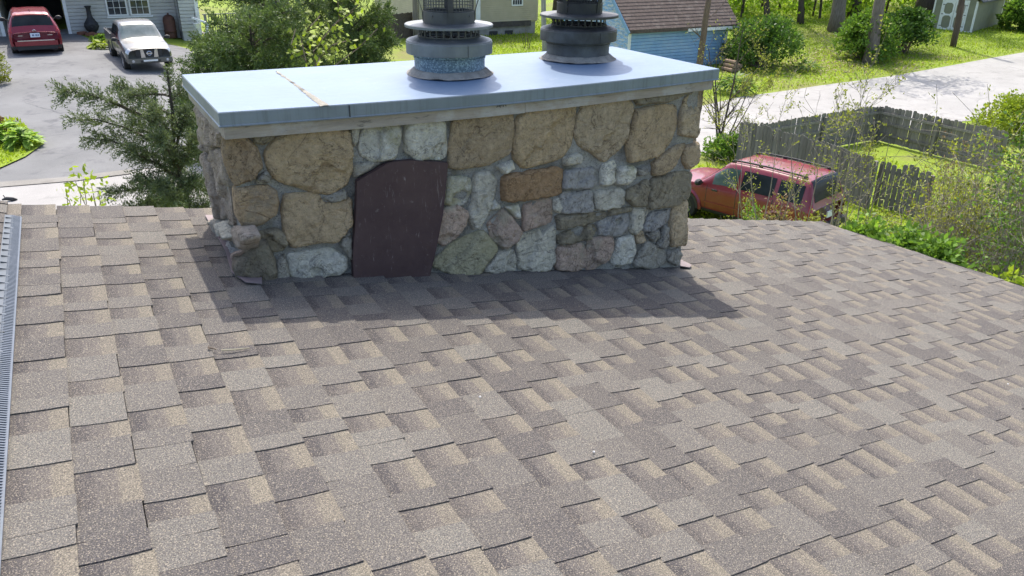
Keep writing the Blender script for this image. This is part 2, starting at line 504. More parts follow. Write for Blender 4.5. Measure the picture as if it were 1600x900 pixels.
# the ridge: cap shingles, then the vent with its row of fins
vv, ff, tt = [], [], []
rnd = random.Random(3); y = YLO
while y < RAKE:
    y1 = min(y + .145, RAKE + .02); h = .030
    tone = rnd.choice([.1, .3, .5, .8])
    p = [RP(-.168, y, .020), RP(-.168, y1, .016), RP(-.285, y1, .034), RP(-.285, y, .038)]
    q = [a - N_ * .012 for a in p]
    b = len(vv); vv += p + q; tt += [(tone, 0, .5)] * 8
    ff += [(b, b + 1, b + 2, b + 3), (b + 4, b + 7, b + 6, b + 5)] + [(b + i, b + 4 + i, b + 4 + (i + 1) % 4, b + (i + 1) % 4) for i in range(4)]
    y = y1
o = link('ridge_cap', tint_mesh('ridge_cap', vv, ff, tt), SHM, roof); fixn(o)
VENT = mat('vent_plastic', (.045, .058, .07), (.07, .085, .10), 12, .45)
VENTL = mat('vent_fin_plastic', (.055, .075, .10), (.08, .10, .13), 20, .4)
Y1V = 3.975
mb = MB(); mb.prism([RP(-.172, YLO, .012), RP(-.172, Y1V, .012), RP(-.14, Y1V, .012), RP(-.14, YLO, .012)], N_ * 0.0, N_ * .016)
y = YLO
while y < Y1V:
    mb.prism([RP(-.168, y, .028), RP(-.168, y + .006, .028), RP(-.135, y + .006, .022), RP(-.135, y, .022)], N_ * 0.0, N_ * .006); y += .072
vent = mb.build('ridge_vent', VENT, house, label='dark blue grey ridge vent strip with pale fins'); fixn(vent)
mb = MB(); y = YLO
while y < Y1V - .008:
    mb.prism([RP(-.146, y, .018), RP(-.146, y + .0062, .018), RP(-.113, y + .0062, .010), RP(-.113, y, .010)], N_ * 0.0, N_ * .012); y += .0125
mb.prism([RP(-.115, YLO, .009), RP(-.115, Y1V, .009), RP(-.108, Y1V, .009), RP(-.108, YLO, .009)], N_ * 0.0, N_ * .012)
fixn(mb.build('fin_row', VENTL, vent, kind='stuff'))
# drip edge, fascia, gutter, walls
mb = MB()
mb.prism([RP(RIDGE_S, RAKE - .012, -.05), RP(RIDGE_S, RAKE + .006, -.05), RP(eave(RAKE), RAKE + .006, -.05), RP(eave(RAKE), RAKE - .012, -.05)], N_ * -.14, N_ * 0.006)
fixn(mb.build('rake_board', WHITE_TRIM, house))
mb = MB()
a, b = RP(eave(YLO) + .01, YLO, -.06), RP(eave(RAKE) + .01, RAKE, -.06)
mb.bar(a + Vector((.05, 0, -.02)), b + Vector((.05, 0, -.02)), .11, .10); fixn(mb.build('gutter', ALU, house))
zb = gz(3, 2) - 2.5
mb = MB(); xe = RP(eave(RAKE), 0).x - .35
top = lambda x: RP(SX(x), 0, -.06).z
poly = [Vector((-5.2, 0, zb)), Vector((xe, 0, zb)), Vector((xe, 0, top(xe))), Vector((-.3, 0, top(-.3) - .02)), Vector((-5.2, 0, top(-.3) - .02 - 4.9 * math.tan(TH)))]
mb.prism(poly, Y_ * YLO, Y_ * (RAKE - .25)); fixn(mb.build('wall', SID, house))

# ================================================================== the stone chimney
ZT = -0.635
def sag(x): return -.020 * math.sin(PI * min(1, max(0, (x - .455) / 2.57)))
chim = thing('stone_chimney', 'fieldstone chimney with a pale metal cap rising through the brown shingle roof', 'chimney', (1.72, 3.6, RP(SX(1.72), 3.6).z))

def stone_mat(name, c1, c2, spots=(.03, .03, .028), lichen=None, sc=14, pit=.5):
    t = NT(name); co = t.coord()
    oi = t.n('ShaderNodeObjectInfo').outputs['Random']
    col = t.mix(t.ramp(t.noise(co, sc * .55, 6, .68, .5), [(.32, 0.0), (.68, 1.0)]), c1, c2)
    # mineral streaks
    v = t.n('ShaderNodeTexWave', i_Scale=5.0, i_Distortion=9.0, i_Detail=4.0, i_Detail_Scale=1.6); t.l(co, v.inputs['Vector'])
    col = t.mix(t.math('MULTIPLY', v.outputs['Fac'], .22), col, t.mix(1.0, c1, (.62, .60, .58), 'MULTIPLY'))
    col = t.mix(1.0, col, t.ramp(t.noise(co, 42, 6, .78), [(.30, .50), (.45, .92), (.62, 1.14), (.75, 1.38)]), 'MULTIPLY')  # tone contrast paints crevice shade where bump relief reads weakly
    vn = t.n('ShaderNodeTexNoise', i_Scale=4.5, i_Detail=6.0, i_Roughness=.6, i_Distortion=.8); t.l(co, vn.inputs['Vector'])
    ck = t.math('ABSOLUTE', t.math('SUBTRACT', vn.outputs['Fac'], .5))
    col = t.mix(t.ramp(ck, [(0, .8), (.004, .5), (.010, 0.0)]), col, t.mix(1.0, col, (.32, .30, .28), 'MULTIPLY'))  # cracks darkened in the colour, in place of relief shade
    col = t.mix(t.ramp(t.noise(co, 120, 4, .8), [(.33, min(.9, pit * 1.5)), (.41, 0.0)]), col, spots)  # dark specks, also standing in for shade in small pits
    col = t.mix(t.ramp(t.noise(co, 130, 2, .6, 0, (2, 8, 4)), [(.58, 0.0), (.68, .35)]), col, t.mix(1.0, c2, (1.5, 1.5, 1.5), 'MULTIPLY'))
    if lichen: col = t.mix(t.ramp(t.noise(co, sc * .35, 5, .7, 0, (1, 6, 3)), [(.52, 0.0), (.66, .8)]), col, lichen)
    col = t.mix(1.0, col, t.ramp(oi, [(0, (1.02, 1.02, 1.02)), (1, (1.25, 1.23, 1.18))]), 'MULTIPLY')
    h = t.math('ADD', t.math('MULTIPLY', t.noise(co, 60, 7, .72), .9), t.math('MULTIPLY', t.noise(co, 13, 5, .65, 1.0), 1.6))
    t.principled(col, .88, 0, t.bump(h, 1.0, .034), .25)
    return t.m
ST = dict(
    brown=stone_mat('brown_sandstone', (.55, .42, .26), (.43, .325, .20)),
    tan=stone_mat('tan_sandstone', (.58, .46, .30), (.47, .365, .235)),
    orange=stone_mat('orange_sandstone', (.42, .275, .15), (.34, .215, .115)),
    orange2=stone_mat('buff_sandstone', (.52, .385, .235), (.41, .295, .18), lichen=(.26, .23, .18)),
    pale=stone_mat('pale_limestone', (.68, .635, .51), (.52, .48, .385), pit=.35),
    white=stone_mat('whitish_limestone', (.74, .71, .60), (.58, .55, .46), lichen=(.43, .40, .24), pit=.25),
    pink=stone_mat('pinkish_granite', (.54, .40, .315), (.44, .34, .26), lichen=(.40, .365, .275)),
    blue=stone_mat('blue_grey_stone', (.50, .475, .43), (.35, .335, .305), lichen=(.40, .38, .32)),
    grey=stone_mat('grey_stone', (.44, .41, .34), (.32, .295, .245)),
    dark=stone_mat('speckled_dark_stone', (.33, .285, .20), (.16, .135, .10), lichen=(.30, .275, .20), pit=.8),
    green=stone_mat('lichen_stone', (.52, .475, .31), (.41, .37, .24), lichen=(.43, .39, .22)),
    olive=stone_mat('olive_stone', (.36, .31, .22), (.26, .225, .155)),
    face=stone_mat('rough_brown_stone', (.50, .42, .33), (.37, .305, .235), lichen=(.40, .36, .29)),
)
def mortar_material():
    t = NT('mortar'); co = t.coord()
    col = t.mix(t.ramp(t.noise(co, 9, 6, .7), [(.35, 0.0), (.65, 1.0)]), (.56, .54, .475), (.40, .385, .34))
    col = t.mix(t.ramp(t.noise(co, 3.5, 4, .6, 0, (3, 3, 1)), [(.48, 0.0), (.60, .65)]), col, (.18, .17, .14))  # this and the specks below paint crevice shade into the colour
    col = t.mix(t.ramp(t.noise(co, 160, 3, .8), [(.36, .7), (.46, 0.0)]), col, (.06, .058, .05))
    h = t.math('ADD', t.noise(co, 75, 6, .75), t.noise(co, 22, 5, .6))
    t.principled(col, .95, 0, t.bump(h, 1.0, .03), .15); return t.m
MORT = mortar_material()

def chaikin(poly, n=1, q=.22):
    for _ in range(n):
        out = []
        for i, p in enumerate(poly):
            r = poly[(i + 1) % len(poly)]
            out += [p * (1 - q) + r * q, p * q + r * (1 - q)]
        poly = out
    return poly
def poly_area(p): return .5 * sum(p[i][0] * p[(i + 1) % len(p)][1] - p[(i + 1) % len(p)][0] * p[i][1] for i in range(len(p)))
def stone(poly, F, depth, material, seed, name='stone', rough=1.0, edge=.013, sm=1, parent=None, label=None):
    """poly: 2D outline (metres) on frame F(u, v, n) -> world; builds one rock with a rounded, chipped, uneven face"""
    rnd = random.Random(seed); off = Vector((seed * 3.7, seed * 1.3, 2.1))
    P = [np.array(p, float) for p in poly]
    if poly_area(P) < 0: P = P[::-1]
    A = abs(poly_area(P)); size = math.sqrt(A)
    cc = sum(P) / len(P); P = [q + (q - cc) / (np.linalg.norm(q - cc) + 1e-6) * .0045 for q in P]; P = chaikin(P, sm, .10)
    # resample + jitter
    out = []; step = max(.013, size * .075)
    for i, p in enumerate(P):
        q = P[(i + 1) % len(P)]; L = np.linalg.norm(q - p); n = max(1, int(round(L / step)))
        for k in range(n):
            a = p + (q - p) * k / n
            nz = noise.noise_vector(Vector((a[0] * 22, a[1] * 22, seed))) * (.004 + size * .012)
            out.append(np.array([a[0] + nz.x, a[1] + nz.y]))
    B = np.array(out); nb = len(B)
    lo, hi = B.min(0), B.max(0)
    h = max(.010, size * .036)
    def dist(p):
        a = B; b = np.roll(B, -1, 0); ab = b - a; t = np.clip(((p - a) * ab).sum(1) / ((ab * ab).sum(1) + 1e-12), 0, 1)
        return np.sqrt((((a + ab * t[:, None]) - p) ** 2).sum(1).min())
    def inside(p):
        c = False; j = nb - 1
        for i in range(nb):
            if (B[i][1] > p[1]) != (B[j][1] > p[1]) and p[0] < (B[j][0] - B[i][0]) * (p[1] - B[i][1]) / (B[j][1] - B[i][1]) + B[i][0]: c = not c
            j = i
        return c
    pts = [Vector(b) for b in B]
    y = lo[1]; row = 0
    while y < hi[1]:
        x = lo[0] + (h / 2 if row % 2 else 0)
        while x < hi[0]:
            p = np.array([x + rnd.uniform(-.25, .25) * h, y + rnd.uniform(-.25, .25) * h])
            if inside(p) and dist(p) > h * .42: pts.append(Vector(p))
            x += h
        y += h * .87; row += 1
    r = delaunay_2d_cdt(pts, [(i, (i + 1) % nb) for i in range(nb)], [], 1, 1e-6)
    V2, T = r[0], r[2]
    c = (lo + hi) / 2
    tx, ty = rnd.uniform(-.07, .07), rnd.uniform(-.11, .03)
    # a couple of split planes: ledges where a flake has come off
    cuts = []
    for _ in range(rnd.choice([1, 1, 2]) if size > .12 else rnd.choice([0, 1])):
        a = rnd.uniform(0, 2 * PI); cuts.append((math.cos(a), math.sin(a), rnd.uniform(-.02, .35) * size, rnd.uniform(.010, .022) * rough, rnd.uniform(5, 14)))
    top = []
    for v in V2:
        p = np.array(v); d = dist(p); e = min(edge, size * .22)
        t = min(1, d / e); prof = math.sqrt(1 - (1 - t) ** 2)
        n = depth * (.12 + .88 * prof)
        q = Vector((p[0], p[1], 0))
        n += prof * (noise.fractal(q * 9 + off, .8, 2.1, 6) * .0068 * rough * min(1.4, size / .2)
                     + noise.fractal(q * 34 + off, .8, 2.1, 3) * .0035 * rough)
        n += prof * ((p[0] - c[0]) * tx + (p[1] - c[1]) * ty)
        for (ax, ay, o_, dp, fr) in cuts:
            w = (p[0] - c[0]) * ax + (p[1] - c[1]) * ay - o_ + noise.noise(q * fr + off) * .09 + noise.noise(q * fr * 4 + off) * .012
            n -= dp * sstep(0, .004, w) * prof
        top.append(F(p[0], p[1], n))
    m = len(top)
    # skirt back into the mortar: boundary vertices are those on edges used once
    cnt = {}
    for f in T:
        for i in range(len(f)):
            a, b = f[i], f[(i + 1) % len(f)]; cnt[(a, b)] = 1
    bd = [(a, b) for (a, b) in cnt if (b, a) not in cnt]
    mp = {}
    for a, b in bd:
        for i in (a, b):
            if i not in mp: mp[i] = m + len(mp); top.append(F(V2[i][0], V2[i][1], -.05))
    ff = [tuple(f) for f in T] + [(b, a, mp[a], mp[b]) for a, b in bd]
    me = bpy.data.meshes.new(name); me.from_pydata([tuple(v) for v in top], [], ff); me.update()
    return link(name, me, material, parent, smooth=True, label=label)

YC = 3.172
def front(u, v, n): return Vector((u, YC + .020 - n, v))          # n grows towards the viewer
def leftf(u, v, n): return Vector((CH['x0'] + .012 - n, u, v))
def px_front(p): a = aty(p[0], p[1], YC); return (a[0], a[2])
def px_left(p): a = atx(p[0], p[1], CH['x0']); return (a[1], a[2])
C7 = lambda x, y: (280 + x / 2.6476, 130 + y / 2.6476)
C8 = lambda x, y: (680 + x / 2.6467, 110 + y / 2.6467)
FRONT7 = [
 ('orange2', [(188,218),(285,220),(330,275),(350,350),(320,395),(240,428),(212,390),(192,310)]),
 ('olive', [(303,213),(370,203),(397,213),(390,240),(350,257),(315,250)]),
 ('brown', [(440,208),(560,185),(660,178),(708,203),(724,280),(717,370),(692,430),(612,468),(540,447),(450,420),(393,395),(363,330),(361,290),(400,235)]),
 ('grey', [(325,397),(362,365),(387,390),(372,415),(330,422)]),
 ('orange2', [(238,440),(370,425),(405,450),(416,500),(402,545),(350,585),(275,608),(248,560),(236,500)]),
 ('brown', [(438,468),(510,458),(580,465),(602,503),(717,478),(720,590),(690,625),(655,662),(580,662),(470,684),(436,640),(430,540)]),
 ('white', [(765,195),(830,163),(905,158),(924,195),(907,290),(887,322),(800,327),(755,302),(750,255)]),
 ('pale', [(713,187),(757,177),(743,235),(728,265),(718,232)]),
 ('white', [(945,168),(1000,148),(1085,143),(1110,175),(1110,300),(1085,322),(975,322),(938,280),(935,220)]),
 ('grey', [(723,337),(800,330),(845,335),(728,397)]),
 ('olive', [(328,620),(400,608),(437,620),(457,665),(425,697),(385,700),(350,665)]),
 ('dark', [(233,760),(328,648),(367,653),(402,740),(412,800),(390,837),(320,860),(275,857),(243,820)]),
 ('white', [(453,713),(540,700),(630,688),(702,725),(697,765),(670,797),(540,820),(480,817),(458,780)]),
 ('grey', [(403,752),(440,708),(450,760),(465,835),(405,840)]),
 ('grey', [(597,478),(690,442),(702,480),(640,500)]),
 ('grey', [(690,627),(718,618),(717,745),(700,717),(668,672)]),
 ('pale', [(760,806),(910,800),(932,802),(850,816)]),
]
FRONT8 = [
 ('brown', [(90,190),(200,164),(326,161),(332,240),(320,345),(240,387),(120,412),(58,402),(63,310),(78,230)]),
 ('brown', [(343,195),(400,150),(587,133),(582,230),(572,310),(530,362),(450,392),(365,407),(333,372),(328,280)]),
 ('tan', [(620,140),(710,113),(792,106),(830,150),(817,210),(800,290),(760,340),(700,382),(660,347),(600,312),(578,265),(593,200)]),
 ('brown', [(840,163),(900,148),(1003,145),(1008,230),(975,312),(920,362),(803,384),(798,310),(818,240)]),
 ('olive', [(813,105),(900,80),(1062,70),(1062,95),(980,132),(850,148)]),
 ('tan', [(1040,118),(1122,63),(1092,282),(1013,270),(1018,200)]),
 ('brown', [(945,350),(1000,315),(1042,306),(1022,360),(990,402),(940,437),(903,434),(903,385)]),
 ('brown', [(1040,318),(1100,298),(1094,380),(1050,412),(1030,380)]),
 ('olive', [(903,450),(1010,420),(1072,425),(1057,530),(1000,562),(878,580),(883,510)]),
 ('olive', [(798,502),(880,455),(897,470),(875,567),(820,562),(788,530)]),
 ('pale', [(535,362),(600,347),(615,360),(607,389),(538,396)]),
 ('blue', [(543,420),(662,404),(667,480),(640,491),(533,498)]),
 ('blue', [(528,510),(652,497),(659,575),(640,591),(523,596)]),
 ('white', [(698,395),(745,376),(755,400),(747,465),(715,481),(686,476)]),
 ('white', [(763,405),(820,397),(837,410),(832,445),(800,476),(753,477)]),
 ('pale', [(663,505),(770,489),(792,510),(787,565),(700,582),(663,577)]),
 ('orange', [(283,435),(537,399),(527,520),(283,552)]),
 ('white', [(58,440),(150,448),(157,500),(130,552),(95,567),(38,557)]),
 ('pale', [(170,430),(235,419),(260,465),(252,520),(227,590),(190,652),(160,662),(143,620),(158,530)]),
 ('white', [(228,575),(250,539),(272,560),(262,582)]),
 ('pink', [(33,575),(100,564),(145,590),(130,642),(95,692),(40,732),(1,702)]),
 ('pink', [(223,640),(285,573),(332,620),(362,665),(340,707),(290,742),(238,700)]),
 ('pink', [(368,560),(440,539),(487,534),(490,630),(440,647),(368,670)]),
 ('white', [(293,565),(350,554),(360,610),(340,617)]),
 ('white', [(258,400),(325,374),(334,410),(290,432)]),
 ('green', [(-6,792),(90,708),(200,663),(267,735),(180,852),(90,853),(8,823)]),
 ('pale', [(203,836),(260,753),(327,744),(342,790),(337,832),(250,842)]),
 ('pale', [(343,690),(440,664),(452,690),(500,643),(507,790),(480,832),(400,840),(348,822)]),
 ('olive', [(503,605),(640,590),(712,589),(717,610),(640,637),(513,667)]),
 ('olive', [(513,680),(660,639),(674,660),(655,692),(590,717),(518,724)]),
 ('blue', [(678,630),(750,599),(807,591),(810,640),(780,687),(688,692)]),
 ('pale', [(818,574),(880,569),(887,590),(862,650),(830,682),(806,660)]),
 ('blue', [(898,590),(980,579),(967,630),(900,672),(863,665)]),
 ('tan', [(988,570),(1056,538),(1042,727),(980,732),(973,660)]),
 ('pink', [(508,735),(620,719),(632,760),(627,812),(580,832),(503,830)]),
 ('pink', [(638,700),(740,689),(744,740),(715,792),(660,827),(628,827)]),
 ('white', [(763,700),(825,684),(837,740),(822,802),(740,817),(731,790)]),
 ('grey', [(823,812),(880,703),(967,760),(967,797),(910,827)]),
 ('grey', [(968,755),(1015,734),(1027,765),(1002,812),(963,790)]),
 ('grey', [(923,730),(950,644),(970,650),(970,717),(945,742)]),
 ('grey', [(878,680),(925,659),(932,690),(905,712)]),
 ('pale', [(498,540),(520,529),(527,570),(515,592),(493,580)]),
 ('olive', [(728,580),(815,564),(822,585),(720,607)]),
 ('grey', [(843,410),(880,399),(887,430),(850,442)]),
 ('tan', [(838,680),(865,669),(870,710),(840,717)]),
]
seed = 1
for conv, lst in ((C7, FRONT7), (C8, FRONT8)):
    for kind_, pl in lst:
        p2 = [px_front(conv(*q)) for q in pl]
        big = math.sqrt(abs(poly_area([np.array(p) for p in p2])))
        dep = .030 if kind_ == 'orange' else (.042 if kind_ == 'dark' else .024 + .008 * ((seed * 7) % 5) / 5)
        stone(p2, front, dep, ST[kind_], seed, rough=.35 if kind_ == 'orange' else 1.0, edge=.008 if kind_ == 'orange' else (.03 if kind_ in ('dark', 'white') else .013),
              sm=1, parent=chim, label='smooth rectangular orange sandstone block' if kind_ == 'orange' else None)
        seed += 1
LEFT = [
 ('face', [(52,85),(172,198),(176,270),(112,258),(75,190)]),
 ('face', [(128,262),(174,283),(192,400),(205,480),(216,585),(185,578),(160,500),(130,380)]),
 ('face', [(93,285),(128,335),(155,460),(182,562),(140,560),(110,400)]),
 ('face', [(70,180),(105,260),(125,262),(118,290),(88,270)]),
 ('grey', [(118,562),(165,566),(175,640),(133,652)]),
 ('pale', [(170,575),(185,572),(227,640),(200,652)]),
 ('face', [(215,590),(250,600),(272,640),(262,690),(220,660)]),
 ('blue', [(135,640),(170,640),(220,700),(217,745),(180,742),(148,700)]),
 ('pink', [(220,700),(255,690),(235,762),(222,752)]),
]
for kind_, pl in LEFT:
    stone([px_left(C7(*q)) for q in pl], leftf, .05 if kind_ in ('blue', 'pale') else .03, ST[kind_], seed, rough=1.7, parent=chim); seed += 1
# right and back faces: random rubble of the same stones
def rubble(F, u0, u1, v0f, v1, sd):
    global seed
    rnd = random.Random(sd); v = v1
    while v > -1.95:
        hh = rnd.uniform(.14, .24); u = u0
        while u < u1 - .05:
            w = rnd.uniform(.13, .32); w = min(w, u1 - u)
            if u1 - u - w < .08: w = u1 - u
            q = [(u + .012, v - hh + .012), (u + w * .5, v - hh + .006), (u + w - .012, v - hh + .015), (u + w - .008, v - hh * .5), (u + w - .015, v - .015), (u + w * .5, v - .006), (u + .015, v - .012), (u + .008, v - hh * .5)]
            q = [(a + rnd.uniform(-.012, .012), b + rnd.uniform(-.012, .012)) for a, b in q]
            if max(b for a, b in q) > v0f(u + w / 2):
                stone(q, F, .028, ST[rnd.choice(['brown', 'tan', 'pale', 'grey', 'olive', 'pink', 'orange2', 'blue'])], seed, parent=chim); seed += 1
            u += w
        v -= hh
rubble(lambda u, v, n: Vector((CH['x1'] - .02 + n, u, v)), CH['y0'] + .02, CH['y1'] - .02, lambda u: RP(SX(CH['x1']), 0).z, -.735, 21)
rubble(lambda u, v, n: Vector((u, CH['y1'] - .02 + n, v)), CH['x0'] + .02, CH['x1'] - .02, lambda u: RP(SX(u), 0).z, -.735, 22)

# mortar body with a lumpy skin
def mortar():
    x0, x1, y0, y1 = CH['x0'] + .024, CH['x1'] - .024, YC + .0255, CH['y1'] - .03
    mb = MB(); per = []
    st = .028
    def seg(a, b):
        n = max(1, int((Vector(b) - Vector(a)).length / st)); return [Vector(a).lerp(Vector(b), i / n) for i in range(n)]
    per = seg((x0, y0), (x1, y0)) + seg((x1, y0), (x1, y1)) + seg((x1, y1), (x0, y1)) + seg((x0, y1), (x0, y0))
    n = len(per); rows = 46; vv = []
    for j in range(rows + 1):
        for p in per:
            zb = RP(SX(p.x), 0).z - .08; zt = -.705 + sag(p.x)
            z = zb + (zt - zb) * j / rows
            cx = Vector((p.x - (x0 + x1) / 2, p.y - (y0 + y1) / 2))
            d = noise.fractal(Vector((p.x * 14, p.y * 14, z * 14)), .9, 2, 4) * .013 + noise.noise(Vector((p.x * 45, p.y * 45, z * 45))) * .006
            nrm = Vector((0, -1)) if abs(p.y - y0) < 1e-4 else (Vector((0, 1)) if abs(p.y - y1) < 1e-4 else (Vector((-1, 0)) if abs(p.x - x0) < 1e-4 else Vector((1, 0))))
            vv.append((p.x + nrm.x * d, p.y + nrm.y * d, z))
    ff = [(j * n + i, j * n + (i + 1) % n, (j + 1) * n + (i + 1) % n, (j + 1) * n + i) for j in range(rows) for i in range(n)]
    ff.append(tuple(rows * n + i for i in range(n)))
    mb.add(vv, ff); return mb.build('mortar', MORT, chim, smooth=True)
mortar()

# brown plate set into the stonework
def plate_material():
    t = NT('brown_plate'); co = t.coord()
    col = t.mix(t.ramp(t.noise(co, 6, 5, .65), [(.35, 0.0), (.65, 1.0)]), (.060, .036, .036), (.080, .050, .047))
    mp = t.n('ShaderNodeMapping'); mp.inputs['Scale'].default_value = (26, 26, 3.5); mp.inputs['Rotation'].default_value = (0, .45, 0); t.l(co, mp.inputs['Vector'])
    col = t.mix(t.ramp(t.noise(mp.outputs[0], 2.2, 6, .75, 1.2), [(.60, 0.0), (.66, .55)]), col, (.26, .22, .2))
    col = t.mix(t.ramp(t.noise(co, 30, 5, .8, 0, (4, 4, 4)), [(.62, 0.0), (.70, .5)]), col, (.2, .17, .15))
    t.principled(col, .55, .0, t.bump(t.noise(co, 5, 4), .35, .02), .25); return t.m
pl = [px_front(C7(*q)) for q in [(731,402),(850,332),(880,322),(950,316),(1106,326),(1097,430),(1085,540),(1058,680),(1030,796),(915,801),(760,806),(717,808),(714,700),(722,610),(728,500)]]
mb = MB(); F3 = [Vector((u, 0, v)) for u, v in pl]
mb.prism(F3, (0, YC + .012, 0), (0, YC - .018, 0)); fixn(mb.build('metal_plate', plate_material(), chim, label='dark brown flat metal plate set among the stones'))

# cap
def cap_material(name, edge):
    t = NT(name); co = t.coord()
    a, b = ((.110, .175, .270), (.092, .150, .240)) if not edge else ((.20, .235, .26), (.15, .18, .20))  # blue of the top puts the sky's reflection into the base colour
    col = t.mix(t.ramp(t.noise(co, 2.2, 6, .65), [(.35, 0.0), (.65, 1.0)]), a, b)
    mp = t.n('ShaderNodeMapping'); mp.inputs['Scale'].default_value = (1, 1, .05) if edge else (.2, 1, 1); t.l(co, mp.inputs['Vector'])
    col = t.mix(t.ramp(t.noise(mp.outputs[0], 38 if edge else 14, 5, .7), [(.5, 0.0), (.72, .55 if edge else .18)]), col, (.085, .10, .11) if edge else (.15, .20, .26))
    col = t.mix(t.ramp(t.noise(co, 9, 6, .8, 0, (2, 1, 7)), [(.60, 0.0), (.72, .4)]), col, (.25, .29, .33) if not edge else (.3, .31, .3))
    t.principled(col, .5 if not edge else .55, .0 if not edge else .35, t.bump(t.noise(co, 2.5, 3), .5, .03), .5); return t.m
CAPT, CAPE = cap_material('galvanised_cap', False), cap_material('galvanised_edge', True)
def captop():
    x0, x1, y0, y1 = .462, 2.995, 3.126, 4.08
    nx, ny = 40, 12; vv = []; ff = []
    for j in range(ny + 1):
        for i in range(nx + 1):
            x = x0 + (x1 - x0) * i / nx; y = y0 + (y1 - y0) * j / ny
            z = ZT + sag(x) * (1 - .75 * j / ny) + .004 * noise.noise(Vector((x * 2.3, y * 2.3, 0))) * min(1, min(j, ny - j, i, nx - i) / 2)
            vv.append((x, y, z))
    ff = [(j * (nx + 1) + i, j * (nx + 1) + i + 1, (j + 1) * (nx + 1) + i + 1, (j + 1) * (nx + 1) + i) for j in range(ny) for i in range(nx)]
    me = bpy.data.meshes.new('metal_cap'); me.from_pydata(vv, [], ff); me.update()
    o = link('metal_cap', me, CAPT, chim, smooth=True)
    # turned-down edge with a hem
    mb = MB(); per = [(i, 0) for i in range(nx)] + [(nx, j) for j in range(ny)] + [(nx - i, ny) for i in range(nx)] + [(0, ny - j) for j in range(ny)]
    top = [Vector(vv[j * (nx + 1) + i]) for i, j in per]; n = len(top)
    ctr = Vector(((x0 + x1) / 2, (y0 + y1) / 2, 0)); rows = []
    for off, dz in ((0, 0), (.003, -.004), (.003, -.050), (.007, -.054), (.006, -.058), (-.006, -.058)):
        r = []
        for k, p in enumerate(top):
            i, j = per[k]; d = Vector(((-1 if i == 0 else (1 if i == nx else 0)), (-1 if j == 0 else (1 if j == ny else 0)), 0))
            r.append(p + d * off + Vector((0, 0, dz)))
        rows.append(r)
    mb.v = [tuple(p) for r in rows for p in r]
    mb.f = [(a * n + k, (a + 1) * n + k, (a + 1) * n + (k + 1) % n, a * n + (k + 1) % n) for a in range(len(rows) - 1) for k in range(n)]
    mb.mi = [0] * len(mb.f)
    fixn(mb.build('cap_edge', CAPE, o))
    return o
capo = captop()
# joint of the two sheets: a strip of old sealant, lapped seam on the edge
mb = MB(); rnd = random.Random(4); SEAL = mat('old_sealant', (.33, .31, .25), (.22, .21, .18), 18, .9, 0, .8, 60, .01, c3=(.10, .085, .06))
a0, a1 = atz(432, 111, ZT), atz(508, 162, ZT)
vv = []; n = 44
for i in range(n + 1):
    t = i / n; c = Vector(a0).lerp(Vector(a1), t); w = .004 + .010 * abs(noise.noise(Vector((t * 9, 1, 0)))) + .016 * t * t
    z = ZT + sag(c.x) * (1 - .75 * (c.y - 3.126) / .954)
    for e, h in ((-1, .001), (-.45, .003), (.3, .0035), (1, .001)):
        vv.append((c.x + e * w + .006 * noise.noise(Vector((t * 30, e, 3))), c.y, z + h + .002 * abs(noise.noise(Vector((t * 40, e * 3, 9))))))
mb.add(vv, [(4 * i + k, 4 * i + k + 1, 4 * i + 5 + k, 4 * i + 4 + k) for i in range(n) for k in range(3)])
mb.build('seam_sealant', SEAL, capo, label='dirty cream strip of sealant across the cap')
xs = a1[0] + .10
mb = MB(); mb.box((xs, 3.1195, ZT - .052 + sag(xs)), (xs + .004, 3.124, ZT - .004 + sag(xs))); mb.build('edge_joint', mat('dark_joint', (.03, .033, .036), None), capo)

# timber under the cap
def wood_material():
    t = NT('weathered_board'); co = t.coord()
    mp = t.n('ShaderNodeMapping'); mp.inputs['Scale'].default_value = (.12, 1, 1); t.l(co, mp.inputs['Vector'])
    col = t.mix(t.ramp(t.noise(mp.outputs[0], 60, 6, .7), [(.3, 0.0), (.7, 1.0)]), (.37, .325, .265), (.25, .215, .175))
    col = t.mix(t.ramp(t.noise(co, 5, 5, .7), [(.5, 0.0), (.62, .5)]), col, (.42, .41, .38))
    mp2 = t.n('ShaderNodeMapping'); mp2.inputs['Scale'].default_value = (.35, 1, 1.5); t.l(co, mp2.inputs['Vector'])
    col = t.mix(t.ramp(t.noise(mp2.outputs[0], 16, 6, .75, 0, (9, 2, 2)), [(.62, 0.0), (.70, .8)]), col, (.07, .06, .05))
    t.principled(col, .85, 0, t.bump(t.noise(mp.outputs[0], 70, 4), .5, .006), .2); return t.m
WOOD = wood_material()
def board(xa, xb, y=3.142, h=.050, dz=0):
    mb = MB(); n = 14; vv = []
    for i in range(n + 1):
        x = xa + (xb - xa) * i / n; zt = ZT - .060 + sag(x) + dz
        for yy, zz in ((y, zt), (y, zt - h), (y + .035, zt - h), (y + .035, zt)): vv.append((x, yy, zz))
    ff = [(4 * i + k, 4 * i + (k + 1) % 4, 4 * i + 4 + (k + 1) % 4, 4 * i + 4 + k) for i in range(n) for k in range(4)] + [(3, 2, 1, 0), (4 * n, 4 * n + 1, 4 * n + 2, 4 * n + 3)]
    mb.add(vv, ff); return fixn(mb.build('fascia_board', WOOD, chim))
xj = aty(821, 160, 3.142)[0]
board(.474, xj - .002); b2 = board(xj + .002, 2.982, 3.146, .047, -.002)
mb = MB(); mb.box((.474, 3.18, ZT - .113), (.509, 4.07, ZT - .062)); mb.build('fascia_board', WOOD, chim)
mb = MB(); mb.box((2.965, 3.182, ZT - .113), (2.998, 4.07, ZT - .064)); mb.build('fascia_board', WOOD, chim)
